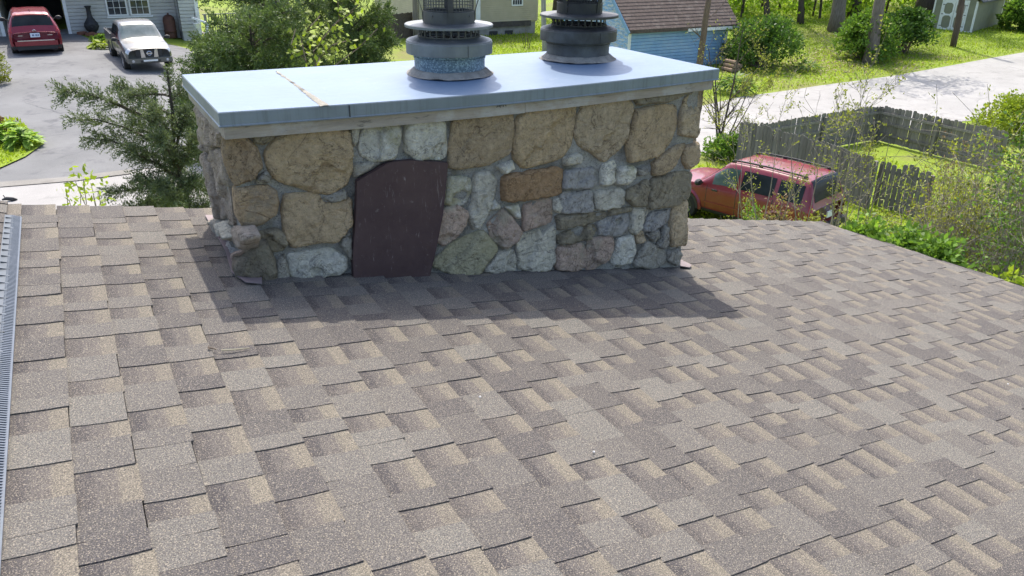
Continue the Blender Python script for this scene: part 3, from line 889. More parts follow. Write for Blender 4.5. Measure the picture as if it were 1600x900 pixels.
mb = MB(); mb.box((.512, 4.035, ZT - .113), (2.962, 4.065, ZT - .064)); mb.build('fascia_board', WOOD, chim)
# pencilled mark on the board
mb = MB()
for pts in ([(776, 168), (779, 162)], [(779, 162), (782, 168)], [(778, 166), (786, 164)], [(786, 167), (788, 161)], [(788, 161), (791, 166)]):
    p = [Vector(aty(*q, 3.1405)) for q in pts]; mb.bar(p[0], p[1], .003, .0012, up=(0, 1, 0))
mb.build('pencil_mark', mat('pencil', (.03, .03, .03), None), chim)

# flashing at the foot of the chimney
FL = mat('flashing_metal', (.17, .13, .13), (.21, .17, .17), 9, .6, .1, c3=(.2, .15, .14))
def flash(pts, n0=.0185):
    mb = MB(); mb.prism([RP(s, y, n0) for s, y in pts], N_ * 0.0, N_ * .003); return fixn(mb.build('flashing', FL, chim))
x0s = SX(CH['x0']); x1s = SX(CH['x1'])
flash([(x0s - .045, 3.22), (x0s - .01, 3.10), (x0s + .05, 3.08), (x0s + .10, 3.3), (x0s + .1, 4.05), (x0s - .02, 4.05), (x0s - .02, 3.5)])
flash([(x1s - .1, 3.22), (x1s + .02, 3.16), (x1s + .07, 3.20), (x1s + .04, 4.05), (x1s - .1, 4.05)], .018)

# ================================================================== the two flue terminals standing on the cap
def flue(cx, cy, label, body, collar, soot, ang, sealc):
    t = thing('flue_terminal', label, 'chimney flue', (cx, cy, ZT + sag(cx) * (1 - .75 * (cy - 3.126) / .954)), 0, 'metal flue terminals on the chimney cap')
    t.scale = (.95, .95, .885)
    B = lambda mb, name, m, par=t, **k: mb.build(name, m, par, world=False, **k)
    z0 = 0
    # sealant mound
    mb = MB(); prof = [(.232, .002), (.222, .006), (.208, .016), (.198, .026), (.189, .032), (.16, .032)]; n = 56
    mb.lathe(prof, n=n)
    mb.v = [(x * (1 + .035 * noise.noise(Vector((x * 8 + cx, y * 8, 0)))), y * (1 + .035 * noise.noise(Vector((x * 8 + cx, y * 8, 0)))), z + z0 + .006 * noise.noise(Vector((x * 22, y * 22, cx)))) for x, y, z in mb.v]
    B(mb, 'sealant_ring', sealc, smooth=True)
    mb = MB(); mb.lathe([(.186, 0), (.186, .088), (.190, .090), (.190, .098), (.186, .10), (.186, .118)], n=56); B(mb, 'base_pipe', collar, smooth=False)
    mb = MB(); mb.lathe([(.10, .116), (.226, .116), (.2265, .119), (.2265, .176), (.224, .179), (.224, .184), (.217, .189), (.165, .204), (.155, .2045), (.155, .19), (.10, .19)], n=64); dr = B(mb, 'drum', body)
    mb = MB(); mb.box((-.002, -.2285, .118), (.002, -.226, .178)); B(mb, 'seam', soot, dr)
    mb = MB(); mb.lathe([(.162, .203), (.164, .207), (.164, .211), (.155, .212)], n=48); B(mb, 'rim', soot, dr)
    for k in range(26):
        a = 2 * PI * k / 26; mb = MB(); c, s = math.cos(a), math.sin(a)
        mb.bar((.156 * c, .156 * s, .20), (.156 * c, .156 * s, .258), .009, .004, up=(c, s, 0)); B(mb, 'picket', soot)
    mb = MB(); mb.lathe([(.10, .254), (.224, .254), (.230, .256), (.230, .268), (.226, .271), (.14, .276), (.12, .276)], n=64); B(mb, 'disc_flange', body if soot is not body else soot)
    mb = MB(); mb.lathe([(.124, .272), (.1335, .272), (.1335, .338), (.1305, .340), (.1305, .280)], n=48); band = B(mb, 'band', soot)
    for da in (.35, 1.9, 3.6, 5.2):
        mb = MB(); c, s = math.cos(da), math.sin(da); mb.lathe([(.006, 0), (.006, .004), (.0, .005)], n=8)
        q = Vector((c, s, 0)).to_track_quat('Z', 'Y').to_matrix().to_4x4(); mb.v = [tuple(q @ Vector(v) + Vector((c * .133, s * .133, .318))) for v in mb.v]
        B(mb, 'rivet', soot, band)
    # wire mesh cage: woven wires
    mb = MB(); H0, H1 = .333, .60; nw = 48
    for k in range(nw):
        a = 2 * PI * k / nw; mb.bar((.128 * math.cos(a), .128 * math.sin(a), H0), (.128 * math.cos(a), .128 * math.sin(a), H1), .0026, .0026)
    z = H0 + .010
    while z < H1:
        mb.lathe([(.1268, z), (.1294, z), (.1294, z + .0026), (.1268, z + .0026)], n=nw, closed=True); z += .0165
    B(mb, 'mesh_cage', soot)
    for k in range(4):
        a = ang + k * PI / 2; c, s = math.cos(a), math.sin(a); mb = MB()
        mb.bar((.134 * c, .134 * s, .285), (.137 * c, .137 * s, .341), .026, .003, up=(c, s, 0))
        mb.bar((.137 * c, .137 * s, .339), (.215 * c, .215 * s, .605), .026, .003, up=(c, s, 0)); B(mb, 'strut', soot)
    mb = MB(); mb.lathe([(0, .665), (.10, .65), (.225, .615), (.228, .603), (.222, .603), (.1, .637), (0, .651)], n=56); B(mb, 'lid', soot)
    return t
FB1 = mat('weathered_flue_steel', (.20, .21, .215), (.135, .145, .15), 7, .5, .55, .15, 30, .01, c3=(.09, .09, .088))
FB2 = mat('sooty_flue_steel', (.12, .125, .128), (.075, .078, .08), 6, .55, .5, .15, 30, .01, c3=(.05, .048, .047))
def speck():
    t = NT('speckled_galvanised'); co = t.coord(); v = t.n('ShaderNodeTexVoronoi', i_Scale=150.0); t.l(co, v.inputs['Vector'])
    col = t.ramp(v.outputs['Color'], [(.2, (.085, .125, .16)), (.55, (.13, .185, .235)), (.8, (.24, .315, .36))]); t.principled(col, .45, .45, None); return t.m
SPK = speck()
SOOT1 = mat('soot_grey_steel', (.062, .062, .064), (.10, .10, .10), 9, .6, .3)
SOOT2 = mat('soot_black_steel', (.03, .03, .031), (.045, .045, .046), 9, .6, .3)
SEALG = mat('grey_sealant', (.32, .30, .26), (.22, .205, .18), 16, .9, 0, .8, 50, .01, c3=(.13, .12, .10))
c1, c2 = atz(703, 114.5, ZT - .013), atz(902, 92, ZT - .010)
FLUE1 = flue(c1[0], c1[1], 'left metal flue terminal, lighter grey drum above a bluish speckled base pipe', FB1, SPK, SOOT1, -PI * .53 - .27, SEALG)
FLUE2 = flue(c2[0], c2[1], 'right metal flue terminal, darker sooty drum and flared black struts', FB2, FB2, SOOT2, -PI * .25 - .45, SEALG)
# small things on the roof
TW = mat('dry_twig', (.09, .065, .045), (.13, .1, .07), 30, .9)
def roofpt(px, py, n=.02):
    r = ray(px, py); P = Vector(r); d = Vector(P); t = (n - HN) / (d.dot(N_)); return d * t
mb = MB(); p = [roofpt(*q) for q in [(338, 546), (330, 544), (325, 543)]]; mb.tube(p, [.002, .003, .002], 5)
p = [roofpt(*q) for q in [(325, 543), (327, 540)]]; mb.tube(p, [.002, .0015], 5); p = [roofpt(*q) for q in [(325, 543), (328, 546.5)]]; mb.tube(p, [.002, .0015], 5)
centre(mb.build('twig', TW, None, label='small dark forked twig lying on the shingles left of the chimney shadow', cat='twig'))
mb = MB(); p = [roofpt(*q) for q in [(346, 547), (366, 546), (390, 543.5)]]; mb.tube(p, [.003, .0035, .002], 5)
centre(mb.build('straw_stalk', mat('straw', (.42, .37, .25), (.35, .3, .2), 30, .8), None, label='pale dry stalk lying on the shingles beside the forked twig', cat='stalk'))
for (px, py, lb) in ((750, 620, 'tiny white chip on the shingles below the middle of the chimney'), (1575, 600, 'tiny white chip on the shingles near the right edge'), (928, 706, 'tiny pale pebble on the shingles in the middle of the roof')):
    c = roofpt(px, py, .018); mb = MB(); mb.lathe([(.001, -.002), (.003, -.0015), (.004, .0005), (.0025, .0025), (.001, .003)], n=7)
    mb.v = [(c.x + x * (1 + .4 * math.sin(3 * y * 200)), c.y + y, c.z + z) for x, y, z in mb.v]
    centre(mb.build('stone_chip', mat('white_chip', (.7, .68, .64), None), None, label=lb, cat='pebble', group='pale chips lying on the shingles'))

# ================================================================== buildings, poles, fences
def siding(a, b, z0, z1, lap, nrm, out=.035):
    """lapped boards between the plan points a and b"""
    mb = MB(); a = Vector((*a[:2], 0)); b = Vector((*b[:2], 0)); n = Vector((*nrm[:2], 0)).normalized(); z = z0
    while z < z1 - .01:
        zt = min(z + lap - .028, z1); zn = min(z + lap, z1)
        p = [a + n * out, b + n * out, b + n * .018, a + n * .018]
        for (s0, s1, e0, e1) in ((.018, -.028, zt, zt), (-.028, -.028, zt, zn)):
            mb.add([a + n * s0 + Vector((0, 0, e0)), b + n * s0 + Vector((0, 0, e0)), b + n * s1 + Vector((0, 0, e1)), a + n * s1 + Vector((0, 0, e1))], [(0, 1, 2, 3)])
        q = [Vector((p[0].x, p[0].y, z)), Vector((p[1].x, p[1].y, z)), Vector((p[2].x, p[2].y, zt)), Vector((p[3].x, p[3].y, zt))]
        u = [a, b]; w = [Vector((u[0].x, u[0].y, z)), Vector((u[1].x, u[1].y, z))]
        mb.add(q, [(0, 1, 2, 3)]); w = [p_ - n * .028 for p_ in w]; mb.add([w[0], w[1], q[1], q[0]], [(0, 1, 2, 3)]); z = zn
    return mb
CREAM = mat('cream_siding', (.50, .49, .45), (.44, .43, .395), 1.5, .6)
TANS = mat('tan_siding', (.50, .44, .30), (.43, .375, .25), 1.5, .6)
WHITE = mat('white_paint', (.78, .78, .76), (.68, .68, .66), 5, .5)
GLASSD = mat('dark_window_glass', (.02, .025, .03), (.05, .06, .07), 3, .06, 0, spec=.8)
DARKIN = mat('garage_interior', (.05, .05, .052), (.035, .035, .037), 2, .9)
ROOFB = mat('far_roof_shingles', (.115, .085, .07), (.075, .056, .048), 7, .9, 0, .4, 24, .02, c3=(.15, .12, .10))
CONC = mat('foundation_block', (.30, .29, .27), (.22, .21, .2), 4, .9)

# ---- the house with the garage, at the head of the drive
G = atg(128, 53); YH = G[1]; ZB = gz(G[0], YH) + .02
X = lambda px, py: aty(px, py, YH)[0]
xg0, xg1 = X(8, 50), X(107, 50); xr = X(281, 48)
gh = thing('garage_house', 'cream sided house with a dark open garage at the head of the drive', 'house', (2, YH, ZB))
HW = 2.9
mb = MB()
mb.box((xg1, YH + .065, ZB - .6), (xr, YH + 7, ZB + HW)); mb.box((-9, YH + .065, ZB - .6), (xg0, YH + 7, ZB + HW)); mb.box((xg0 + .002, YH + .03, ZB + 2.25), (xg1 - .002, YH + .3, ZB + HW))
mb.build('wall', CREAM, gh)
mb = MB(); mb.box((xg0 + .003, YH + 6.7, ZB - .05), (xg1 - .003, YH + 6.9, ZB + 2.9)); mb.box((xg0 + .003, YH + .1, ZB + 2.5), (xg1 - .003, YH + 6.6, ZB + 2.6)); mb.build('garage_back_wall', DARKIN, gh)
mb = MB(); mb.box((xg0 + .003, YH + .2, ZB - .04), (xg1 - .003, YH + 6.6, ZB + .03)); mb.build('garage_floor', CONC, gh)
siding((xg1 + .14, YH + .03), (xr - .05, YH + .03), ZB, ZB + HW, .165, (0, -1)).build('siding', CREAM, gh, kind='stuff')
siding((-9, YH + .03), (xg0 - .14, YH + .03), ZB, ZB + HW, .165, (0, -1)).build('siding', CREAM, gh, kind='stuff')
for xa, xb in ((xg1 - .002, xg1 + .14), (xg0 - .14, xg0 + .002)):
    mb = MB(); mb.box((xa, YH - .03, ZB - .1), (xb, YH + .028, ZB + 2.25)); mb.build('door_jamb', WHITE, gh)
# projecting corner bay on the right
x2 = X(300, 47)
mb = MB(); mb.box((xr + .035, YH - .865, ZB - .6), (x2 + .3, YH + 6.9, ZB + HW)); mb.build('wall', CREAM, gh)
siding((xr, YH + .0), (xr, YH - .9), ZB, ZB + HW, .165, (-1, 0)).build('siding', CREAM, gh, kind='stuff')
siding((xr, YH - .9), (x2 + .2, YH - .9), ZB, ZB + HW, .165, (0, -1)).build('siding', CREAM, gh, kind='stuff')
mb = MB(); mb.box((x2 + .16, YH - .95, ZB - .2), (x2 + .34, YH - .87, ZB + HW)); mb.build('corner_trim', WHITE, gh)
mb = MB(); e0 = ZB + HW - .05
sl_ = [Vector((0, YH - 1.5, e0)), Vector((0, YH + 3.2, e0 + 2.2)), Vector((0, YH + 7.6, e0 + .1)), Vector((0, YH + 7.6, e0 - .1)), Vector((0, YH + 3.2, e0 + 2.0)), Vector((0, YH - 1.5, e0 - .18))]
mb.prism(sl_, (-9.5, 0, 0), (x2 + .9, 0, 0)); fixn(mb.build('roof', ROOFB, gh))
def window(par, x0, x1, z0, z1, y, nx, nz, fr=.07, mt=.022, fm=None, mull=True):
    fm = fm or WHITE
    mb = MB(); d = .05
    mb.box((x0 - fr, y - d, z0 - fr), (x1 + fr, y + .02, z0)); mb.box((x0 - fr, y - d, z1), (x1 + fr, y + .02, z1 + fr))
    mb.box((x0 - fr, y - d, z0), (x0, y + .02, z1)); mb.box((x1, y - d, z0), (x1 + fr, y + .02, z1))
    w = mb.build('window', fm, par)
    mb = MB(); mb.box((x0, y - .012, z0), (x1, y - .002, z1)); mb.build('pane', GLASSD, w)
    mb = MB()
    for i in range(1, nx): x = x0 + (x1 - x0) * i / nx; mb.box((x - mt / 2, y - .026, z0), (x + mt / 2, y - .013, z1))
    for j in range(1, nz): z = z0 + (z1 - z0) * j / nz; mb.box((x0, y - .024, z - mt / 2), (x1, y - .0135, z + mt / 2))
    if nx > 1: mb.build('muntins', fm, w)
    return w
zs = aty(200, 22, YH)[2]
window(gh, X(170, 20), X(198, 20), zs, zs + 1.25, YH - .005, 3, 4)
window(gh, X(206, 20), X(233, 20), zs, zs + 1.25, YH - .005, 3, 4)
mb = MB(); mb.box((X(166, 20), YH - .075, zs - .16), (X(238, 20), YH - .005, zs - .085)); mb.build('window_sill', WHITE, gh)

# things along that wall
def at_wall(px, py): return Vector((aty(px, py, YH - .35)[0], YH - .35, gz(aty(px, py, YH - .35)[0], YH - .35) + .02))
BLK = mat('black_iron', (.02, .02, .022), (.035, .035, .035), 8, .6)
c = at_wall(146, 55); t = thing('chiminea', 'black pot bellied chiminea with tall neck standing by the cream wall', 'chiminea', c)
mb = MB(); mb.lathe([(.16, 0), (.2, .03), (.16, .1), (.26, .2), (.33, .36), (.30, .52), (.2, .66), (.12, .8), (.1, 1.05), (.1, 1.2), (.15, 1.27), (.15, 1.31), (.08, 1.31), (.07, .9)], n=24); mb.build('body', BLK, t, world=False, smooth=True)
mb = MB(); mb.lathe([(.14, -.34), (.14, -.30), (.11, -.30), (.11, -.34)], n=16, axis='y', closed=True); mb.v = [(x, y, z + .36) for x, y, z in mb.v]; mb.build('mouth_ring', BLK, t, world=False)
mb = MB(); mb.lathe([(.20, -.02), (.24, 0), (.24, .03), (.2, .05)], n=16, closed=True); mb.build('stand', BLK, t, world=False)
RUST = mat('rusty_brown_steel', (.13, .055, .035), (.09, .045, .032), 6, .7, .2, .3, 30)
c = at_wall(267, 52); t = thing('rusty_drum', 'rust brown domed drum standing against the cream wall behind the pickup', 'drum', c)
mb = MB(); mb.lathe([(.27, .0), (.29, .04), (.29, .3), (.305, .32), (.305, .35), (.29, .37), (.29, .85), (.26, .98), (.17, 1.08), (.05, 1.12), (0, 1.12)], n=24); mb.build('barrel', RUST, t, world=False, smooth=True)
mb = MB(); mb.lathe([(.04, 1.11), (.045, 1.18), (0, 1.2)], n=10); mb.build('knob', RUST, t, world=False)
mb = MB(); mb.box((-.12, -.31, .1), (.12, -.285, .26)); mb.build('door', RUST, t, world=False)
BRK = mat('red_brick', (.27, .12, .075), (.2, .09, .06), 9, .9)
c = at_wall(132, 70)
for i, (dx, dy, rz) in enumerate(((0, 0, .6), (.34, -.35, .75), (.62, -.68, .7))):
    mb = MB(); mb.box((-.2, -.1, 0), (.2, .1, .14)); mb.box((-.17, -.07, .14), (.17, .07, .15)); z = gz(c.x + dx, c.y + dy)
    o = mb.build('edging_block', BRK, None, world=False, label=['reddish edging block nearest the garage beside the planting bed', 'middle reddish edging block of the planting bed', 'reddish edging block farthest from the garage in the planting bed'][i], cat='block', group='edging blocks of the planting bed')
    o.location = (c.x + dx, c.y + dy, z + .01); o.rotation_euler = (0, 0, rz)
c = Vector(aty(307, 40, YH - 1.3)); t = thing('hanging_pot', 'small white pot hanging beside the corner of the cream house', 'flower pot', c)
mb = MB(); mb.lathe([(.10, -.12), (.15, .08), (.165, .08), (.165, .12), (.14, .12), (.1, .0), (0, 0)], n=18); mb.build('pot', WHITE, t, world=False)
mb = MB()
for k in range(3): a = k * 2.1; mb.tube([(.15 * math.cos(a), .15 * math.sin(a), .12), (0, 0, .6)], .006, 4)
mb.tube([(0, 0, .6), (0, 0, .75), (0, .4, .8)], .01, 5); mb.build('hanger', BLK, t, world=False)
a, b = Vector(aty(326, 36, YH - 2.2)), Vector(aty(321, 60, YH - 2.4))
mb = MB(); mb.bar(a, b, .12, .09); mb.bar(a + Vector((-.06, .001, 0)), a + Vector((-.7, .3, .25)), .1, .09)
o = fixn(mb.build('downpipe', WHITE, None, label='white bent downpipe behind the junipers beside the cream house', cat='pipe')); centre(o)

# ---- deck with railing behind the junipers
ZD = gz(8, YH)
DECKW = mat('grey_deck_wood', (.26, .245, .225), (.19, .18, .17), 9, .8)
t = thing('deck', 'weathered grey deck with railing half hidden behind the junipers', 'deck', (8.4, YH - .2, ZD))
for k in range(9):
    mb = MB(); mb.box((6.3, YH - 1.1 + k * .15, ZD + .62), (10.6, YH - .963 + k * .15, ZD + .66)); mb.build('plank', DECKW, t)
for x in np.arange(6.4, 10.7, 1.02):
    mb = MB(); mb.box((x - .045, YH - 1.16, ZD - .3), (x + .045, YH - 1.105, ZD + 1.6)); mb.build('post', DECKW, t)
mb = MB(); mb.box((6.3, YH - 1.2, ZD + 1.6), (10.6, YH - 1.08, ZD + 1.64)); mb.build('rail', DECKW, t)
for k in range(34):
    x = 6.45 + k * .122; mb = MB(); mb.box((x, YH - 1.15, ZD + .7), (x + .035, YH - 1.115, ZD + 1.598)); mb.build('baluster', DECKW, t)

# ---- tan house
A_ = atg(839, 52); XA, YA = A_[0], A_[1]; ZC = A_[2]
def onwall(px, py): return aty(px, py, YA)
t = thing('tan_house', 'tan sided house with stone skirting behind the two flues', 'house', (XA - 3, YA + 3, ZC))
zsk, zfd = onwall(839, 31)[2], onwall(839, 37)[2]
xl = onwall(655, 31)[0]
mb = MB(); mb.box((xl + .035, YA + .065, zsk - .1), (XA, YA + 8, zsk + 3.2)); mb.build('wall', TANS, t)
siding((xl, YA + .03), (XA, YA + .03), zsk, zsk + 3.2, .13, (0, -1)).build('siding', TANS, t, kind='stuff')
siding((xl, YA + 8), (xl, YA + .03), zsk, zsk + 3.2, .13, (-1, 0)).build('siding', TANS, t, kind='stuff')
mb = MB(); mb.box((xl + .1, YA + .10, ZC - 1.2), (XA - .1, YA + 7.9, zsk - .102)); mb.build('foundation', CONC, t)
mb = MB(); mb.box((xl + .02, YA - .03, zfd - .1), (XA - .5, YA + .09, zsk - .02)); mb.build('skirt_board', mat('dark_skirt', (.06, .05, .045), (.09, .08, .07), 5, .9), t)
mb = MB(); mb.box((XA - .10, YA - .012, zsk), (XA + .03, YA + .029, zsk + 3.2)); mb.build('corner_trim', TANS, t)
xw = onwall(747, 20)[0]; mb = MB(); mb.box((xw - .16, YA - .03, zsk), (xw + .16, YA + .008, zsk + 3.2)); mb.build('white_trim', WHITE, t)
zw = onwall(808, 7)[2]; window(t, onwall(801, 5)[0], onwall(815, 5)[0], zw, zw + 1.2, YA, 4, 4, .09, .03)
for k, px in enumerate((772, 796)):
    x = onwall(px, 45)[0]; mb = MB(); mb.box((x - .3, YA + .06, zfd - .75), (x + .3, YA + .105, zfd - .35)); mb.build('foundation_vent', DARKIN, t)
mb = MB(); e0 = zsk + 3.15
mb.prism([Vector((0, YA - .7, e0)), Vector((0, YA + 4, e0 + 2.4)), Vector((0, YA + 8.7, e0)), Vector((0, YA + 8.7, e0 - .2)), Vector((0, YA + 4, e0 + 2.2)), Vector((0, YA - .7, e0 - .2))], (xl - .5, 0, 0), (XA + .5, 0, 0)); fixn(mb.build('roof', ROOFB, t))
# boards fence in front of it
FW = mat('brown_fence_wood', (.13, .10, .075), (.09, .07, .055), 10, .85)
a, b = atg(588, 66), atg(646, 58)
t = thing('board_fence', 'short brown board fence beside the junipers, in front of the tan house', 'fence', tuple(a))
for k in range(20):
    f0 = k / 20; p = Vector(a).lerp(Vector(b), f0); z = gz(p.x, p.y); q = Vector(a).lerp(Vector(b), f0 + .042)
    mb = MB(); mb.bar((p.x, p.y, z + .75 + .02 * (k % 3)), (q.x, q.y, z + .75 + .02 * (k % 3)), .03, 1.5); mb.build('board', FW, t)
mb = MB(); mb.bar((a[0], a[1] + .06, a[2] + 1.2), (b[0], b[1] + .06, b[2] + 1.2), .05, .1); mb.build('rail', FW, t)

# ---- poles
def pole(px, py, ptop, r0, r1, h, material, label, name='utility_pole', cat='pole', bands=0):
    b = atg(px, py); t = thing(name, label, cat, tuple(b))
    # top: on the vertical or leaning, through the point ptop
    d = np.linalg.norm(b[:2]); q = ray(*ptop); q = q * (d / np.linalg.norm(q[:2])); dz = q[2] - b[2]
    lean = Vector(((q[0] - b[0]) / max(dz, .1), (q[1] - b[1]) / max(dz, .1), 1))
    mb = MB(); n = 10
    mb.tube([lean * (h * i / n - .3 * (i == 0)) + Vector((.02 * math.sin(i * 2.1), .02 * math.cos(i * 1.7), 0)) for i in range(n + 1)], [r0 + (r1 - r0) * i / n for i in range(n + 1)], 14)
    mb.build('shaft', material, t, world=False, smooth=True)
    return t, b
PW = mat('weathered_pole', (.36, .34, .31), (.25, .235, .215), 12, .9, stretch=(1, 1, .12))
PB = mat('brown_pole', (.13, .095, .07), (.075, .055, .042), 12, .9, stretch=(1, 1, .12))
t, b = pole(851, 92, (849, 3), .15, .12, 8, PW, 'weathered pale grey utility pole between the two flues')
mb = MB(); mb.box((-.16, -.19, 1.0), (.16, -.14, 1.35)); mb.build('plate', mat('grey_plate', (.3, .3, .3), None), t, world=False)
t, b = pole(654, 60, (652, 3), .32, .28, 7, mat('grey_brown_pole', (.21, .18, .15), (.15, .13, .11), 12, .9, stretch=(1, 1, .12)), 'thick grey brown post in front of the tan house left of the flues', 'post', 'post')
t, b = pole(1489, 73, (1503, 2), .19, .15, 9, PB, 'dark brown utility pole standing in front of the garden shed')
mb = MB(); mb.tube([(.19, 0, 0), (.2, 0, 2.4)], .03, 8); mb.build('conduit', PW, t, world=False)

# ---- blue house
BR = atg(1129, 99); ztop = aty(1136, 33, BR[1])[2]; ztop = max(ztop, BR[2] + 2.2)
BL = atz(985, 41, ztop)
BLUE = mat('blue_siding', (.25, .41, .62), (.20, .35, .55), 2.5, .55, c3=(.30, .44, .60))
def peel():
    t = NT('peeling_blue_siding'); co = t.coord(); mp = t.n('ShaderNodeMapping'); mp.inputs['Scale'].default_value = (.5, .5, 2.2); t.l(co, mp.inputs['Vector'])
    f = t.ramp(t.noise(mp.outputs[0], 4.2, 7, .75), [(.47, 0.0), (.53, 1.0)])
    f2 = t.ramp(t.noise(mp.outputs[0], 9, 6, .75, 0, (5, 5, 5)), [(.55, 0.0), (.6, .8)])
    col = t.mix(f2, t.mix(f, (.22, .40, .64), (.50, .54, .57)), (.20, .19, .18)); t.principled(col, .8); return t.m
PEEL = peel()
u = Vector((BR[0] - BL[0], BR[1] - BL[1], 0)); LEN = u.length; u.normalize(); back = Vector((-u.y, u.x, 0))
bz = BR[2] - .1; W6 = 6.4; O = Vector((BL[0], BL[1], 0))
t = thing('blue_house', 'bright blue cottage with peeling gable and brown shingled roof beyond the chimney', 'house', (O.x, O.y, bz))
mb = MB(); c4 = [O + u * .03 + back * .056, O + u * (LEN - .03) + back * .056, O + u * (LEN - .03) + back * W6, O + u * .03 + back * W6]
mb.prism([Vector((p.x, p.y, 0)) for p in c4], (0, 0, bz - 1), (0, 0, ztop)); fixn(mb.build('wall', BLUE, t))
siding(O + back * .02, O + u * LEN + back * .02, bz + .25, ztop, .17, -back, .025).build('siding', BLUE, t, kind='stuff')
RISE = 3.1
mb = MB(); z = bz + .2
while z < ztop + RISE - .1:
    zt = z + .17; f = max(0, (z - ztop) / RISE); f1 = max(0, (zt - ztop) / RISE)
    a0, a1 = O + back * (W6 / 2 * f), O + back * (W6 - W6 / 2 * f)
    b0, b1 = O + back * (W6 / 2 * f1), O + back * (W6 - W6 / 2 * f1)
    mb.add([(a1.x - u.x * .02, a1.y - u.y * .02, z), (a0.x - u.x * .02, a0.y - u.y * .02, z), (b0.x, b0.y, zt), (b1.x, b1.y, zt)], [(0, 1, 2, 3)]); z = zt
mb.build('gable_siding', PEEL, t, kind='stuff')
for q in (O, O + u * LEN):
    mb = MB(); mb.bar(Vector((q.x, q.y, bz)) - back * .012, Vector((q.x, q.y, ztop)) - back * .012, .14, .08, up=tuple(back)); fixn(mb.build('corner_trim', WHITE, t))
def slope(side):
    e = O + (back * -.35 if side < 0 else back * (W6 + .35)); r = O + back * (W6 / 2)
    ze = ztop - .35 / (W6 / 2) * RISE
    return [Vector((e.x, e.y, ze)) - u * .3, Vector((e.x, e.y, ze)) + u * (LEN + .6), Vector((r.x, r.y, ztop + RISE)) + u * (LEN + .6), Vector((r.x, r.y, ztop + RISE)) - u * .3]
for sd in (-1, 1):
    rows = 22; s4 = slope(sd); mb = MB()
    for k in range(rows):
        f0, f1 = k / rows, (k + 1.15) / rows
        p = [s4[0].lerp(s4[3], f0), s4[1].lerp(s4[2], f0), s4[1].lerp(s4[2], min(1, f1)), s4[0].lerp(s4[3], min(1, f1))]
        up_ = Vector((0, 0, .16)); mb.add([p[0] + up_ + Vector((0, 0, .03)), p[1] + up_ + Vector((0, 0, .03)), p[2] + up_, p[3] + up_, p[0], p[1], p[2], p[3]], [(0, 1, 2, 3), (7, 6, 5, 4), (0, 4, 5, 1), (1, 5, 6, 2), (3, 7, 4, 0)])
    mb.build('roof', ROOFB, t)
s4 = slope(-1); mb = MB(); mb.bar(s4[0] + Vector((0, 0, .02)) + u * LEN * .58, s4[1] + Vector((0, 0, .02)), .06, .16); mb.build('gutter', WHITE, t)
mb = MB(); mb.bar(s4[0] - u * .02, s4[3] - u * .02, .04, .2); mb.build('rake_board', mat('blue_trim', (.22, .36, .52), (.17, .3, .45), 6, .6), t)

# ---- garden shed
SHD = mat('shed_green_grey', (.235, .235, .165), (.20, .20, .14), 2, .7)
SHR = mat('shed_roof', (.10, .105, .115), (.07, .075, .08), 9, .9)
F0, F1 = atg(1451, 45), atg(1517, 51)
d1 = Vector((math.cos(rad(-72.8)), math.sin(rad(-72.8)), 0)); d2 = Vector((-d1.y, d1.x, 0)); zb = F1[2]
def reach(d, px):
    lo, hi = .5, 8
    for _ in range(40):
        m_ = (lo + hi) / 2; p = Vector(F1) + d * m_
        if (project(p)[0] < px) == (px > 1517): lo = m_
        else: hi = m_
    return lo
SW = reach(-d1, 1451); SD = reach(d2, 1560); F0 = np.array(Vector(F1) - d1 * SW); k = SW / 3.0; SH = 2.0
t = thing('garden_shed', 'olive green garden shed with white trimmed double doors', 'shed', tuple(F0))
O2 = Vector((F0[0], F0[1], 0)); T3 = lambda a, b, z: O2 + d1 * a + d2 * b + Vector((0, 0, zb + z))
def sbox(name, a0, a1, b0, b1, z0, z1, m, par=t, **kw):
    mb = MB(); p = [T3(a0, b0, 0), T3(a1, b0, 0), T3(a1, b1, 0), T3(a0, b1, 0)]
    mb.prism(p, (0, 0, z0), (0, 0, z1)); return fixn(mb.build(name, m, par, **kw))
sbox('wall', 0, SW, .02, SD, -.3, SH, SHD)
mb = MB(); mb.prism([T3(0, .02, SH), T3(SW, .02, SH), T3(SW * .85, .02, SH + .6 * k), T3(SW / 2, .02, SH + .95 * k), T3(SW * .15, .02, SH + .6 * k)], (0, 0, 0), tuple(d2 * (SD - .02))); fixn(mb.build('gable', SHD, t))
for pa, pb in (((-.12, -.05), (.13, .62)), ((.13, .62), (.5, 1.0)), ((.5, 1.0), (.87, .62)), ((.87, .62), (1.12, -.05))):
    mb = MB(); a = T3(SW * pa[0], -.15, SH + pa[1] * .97 * k); b = T3(SW * pb[0], -.15, SH + pb[1] * .97 * k); nn = Vector((0, 0, .07))
    mb.prism([a, b, b + nn, a + nn], (0, 0, 0), tuple(d2 * (SD + .3))); fixn(mb.build('roof', SHR, t))
for a in (0, SW - .1): sbox('corner_trim', a, a + .1, -.012, .019, 0, SH, WHITE)
sbox('corner_trim', SW - .03, SW + .012, SD - .1, SD + .01, 0, SH, WHITE)
sbox('corner_trim', SW + .002, SW + .02, .021, .11, 0, SH, WHITE)
sbox('sill', 0.1, SW - .1, -.03, .019, -.04, .06, WHITE)
da, db = SW * .22, SW * .78
sbox('door_surround', da - .09, da, -.03, .019, .061, SH - .06, WHITE); sbox('door_surround', db, db + .09, -.03, .019, .061, SH - .06, WHITE); sbox('door_surround', da - .09, db + .09, -.03, .019, SH - .06, SH + .05, WHITE)
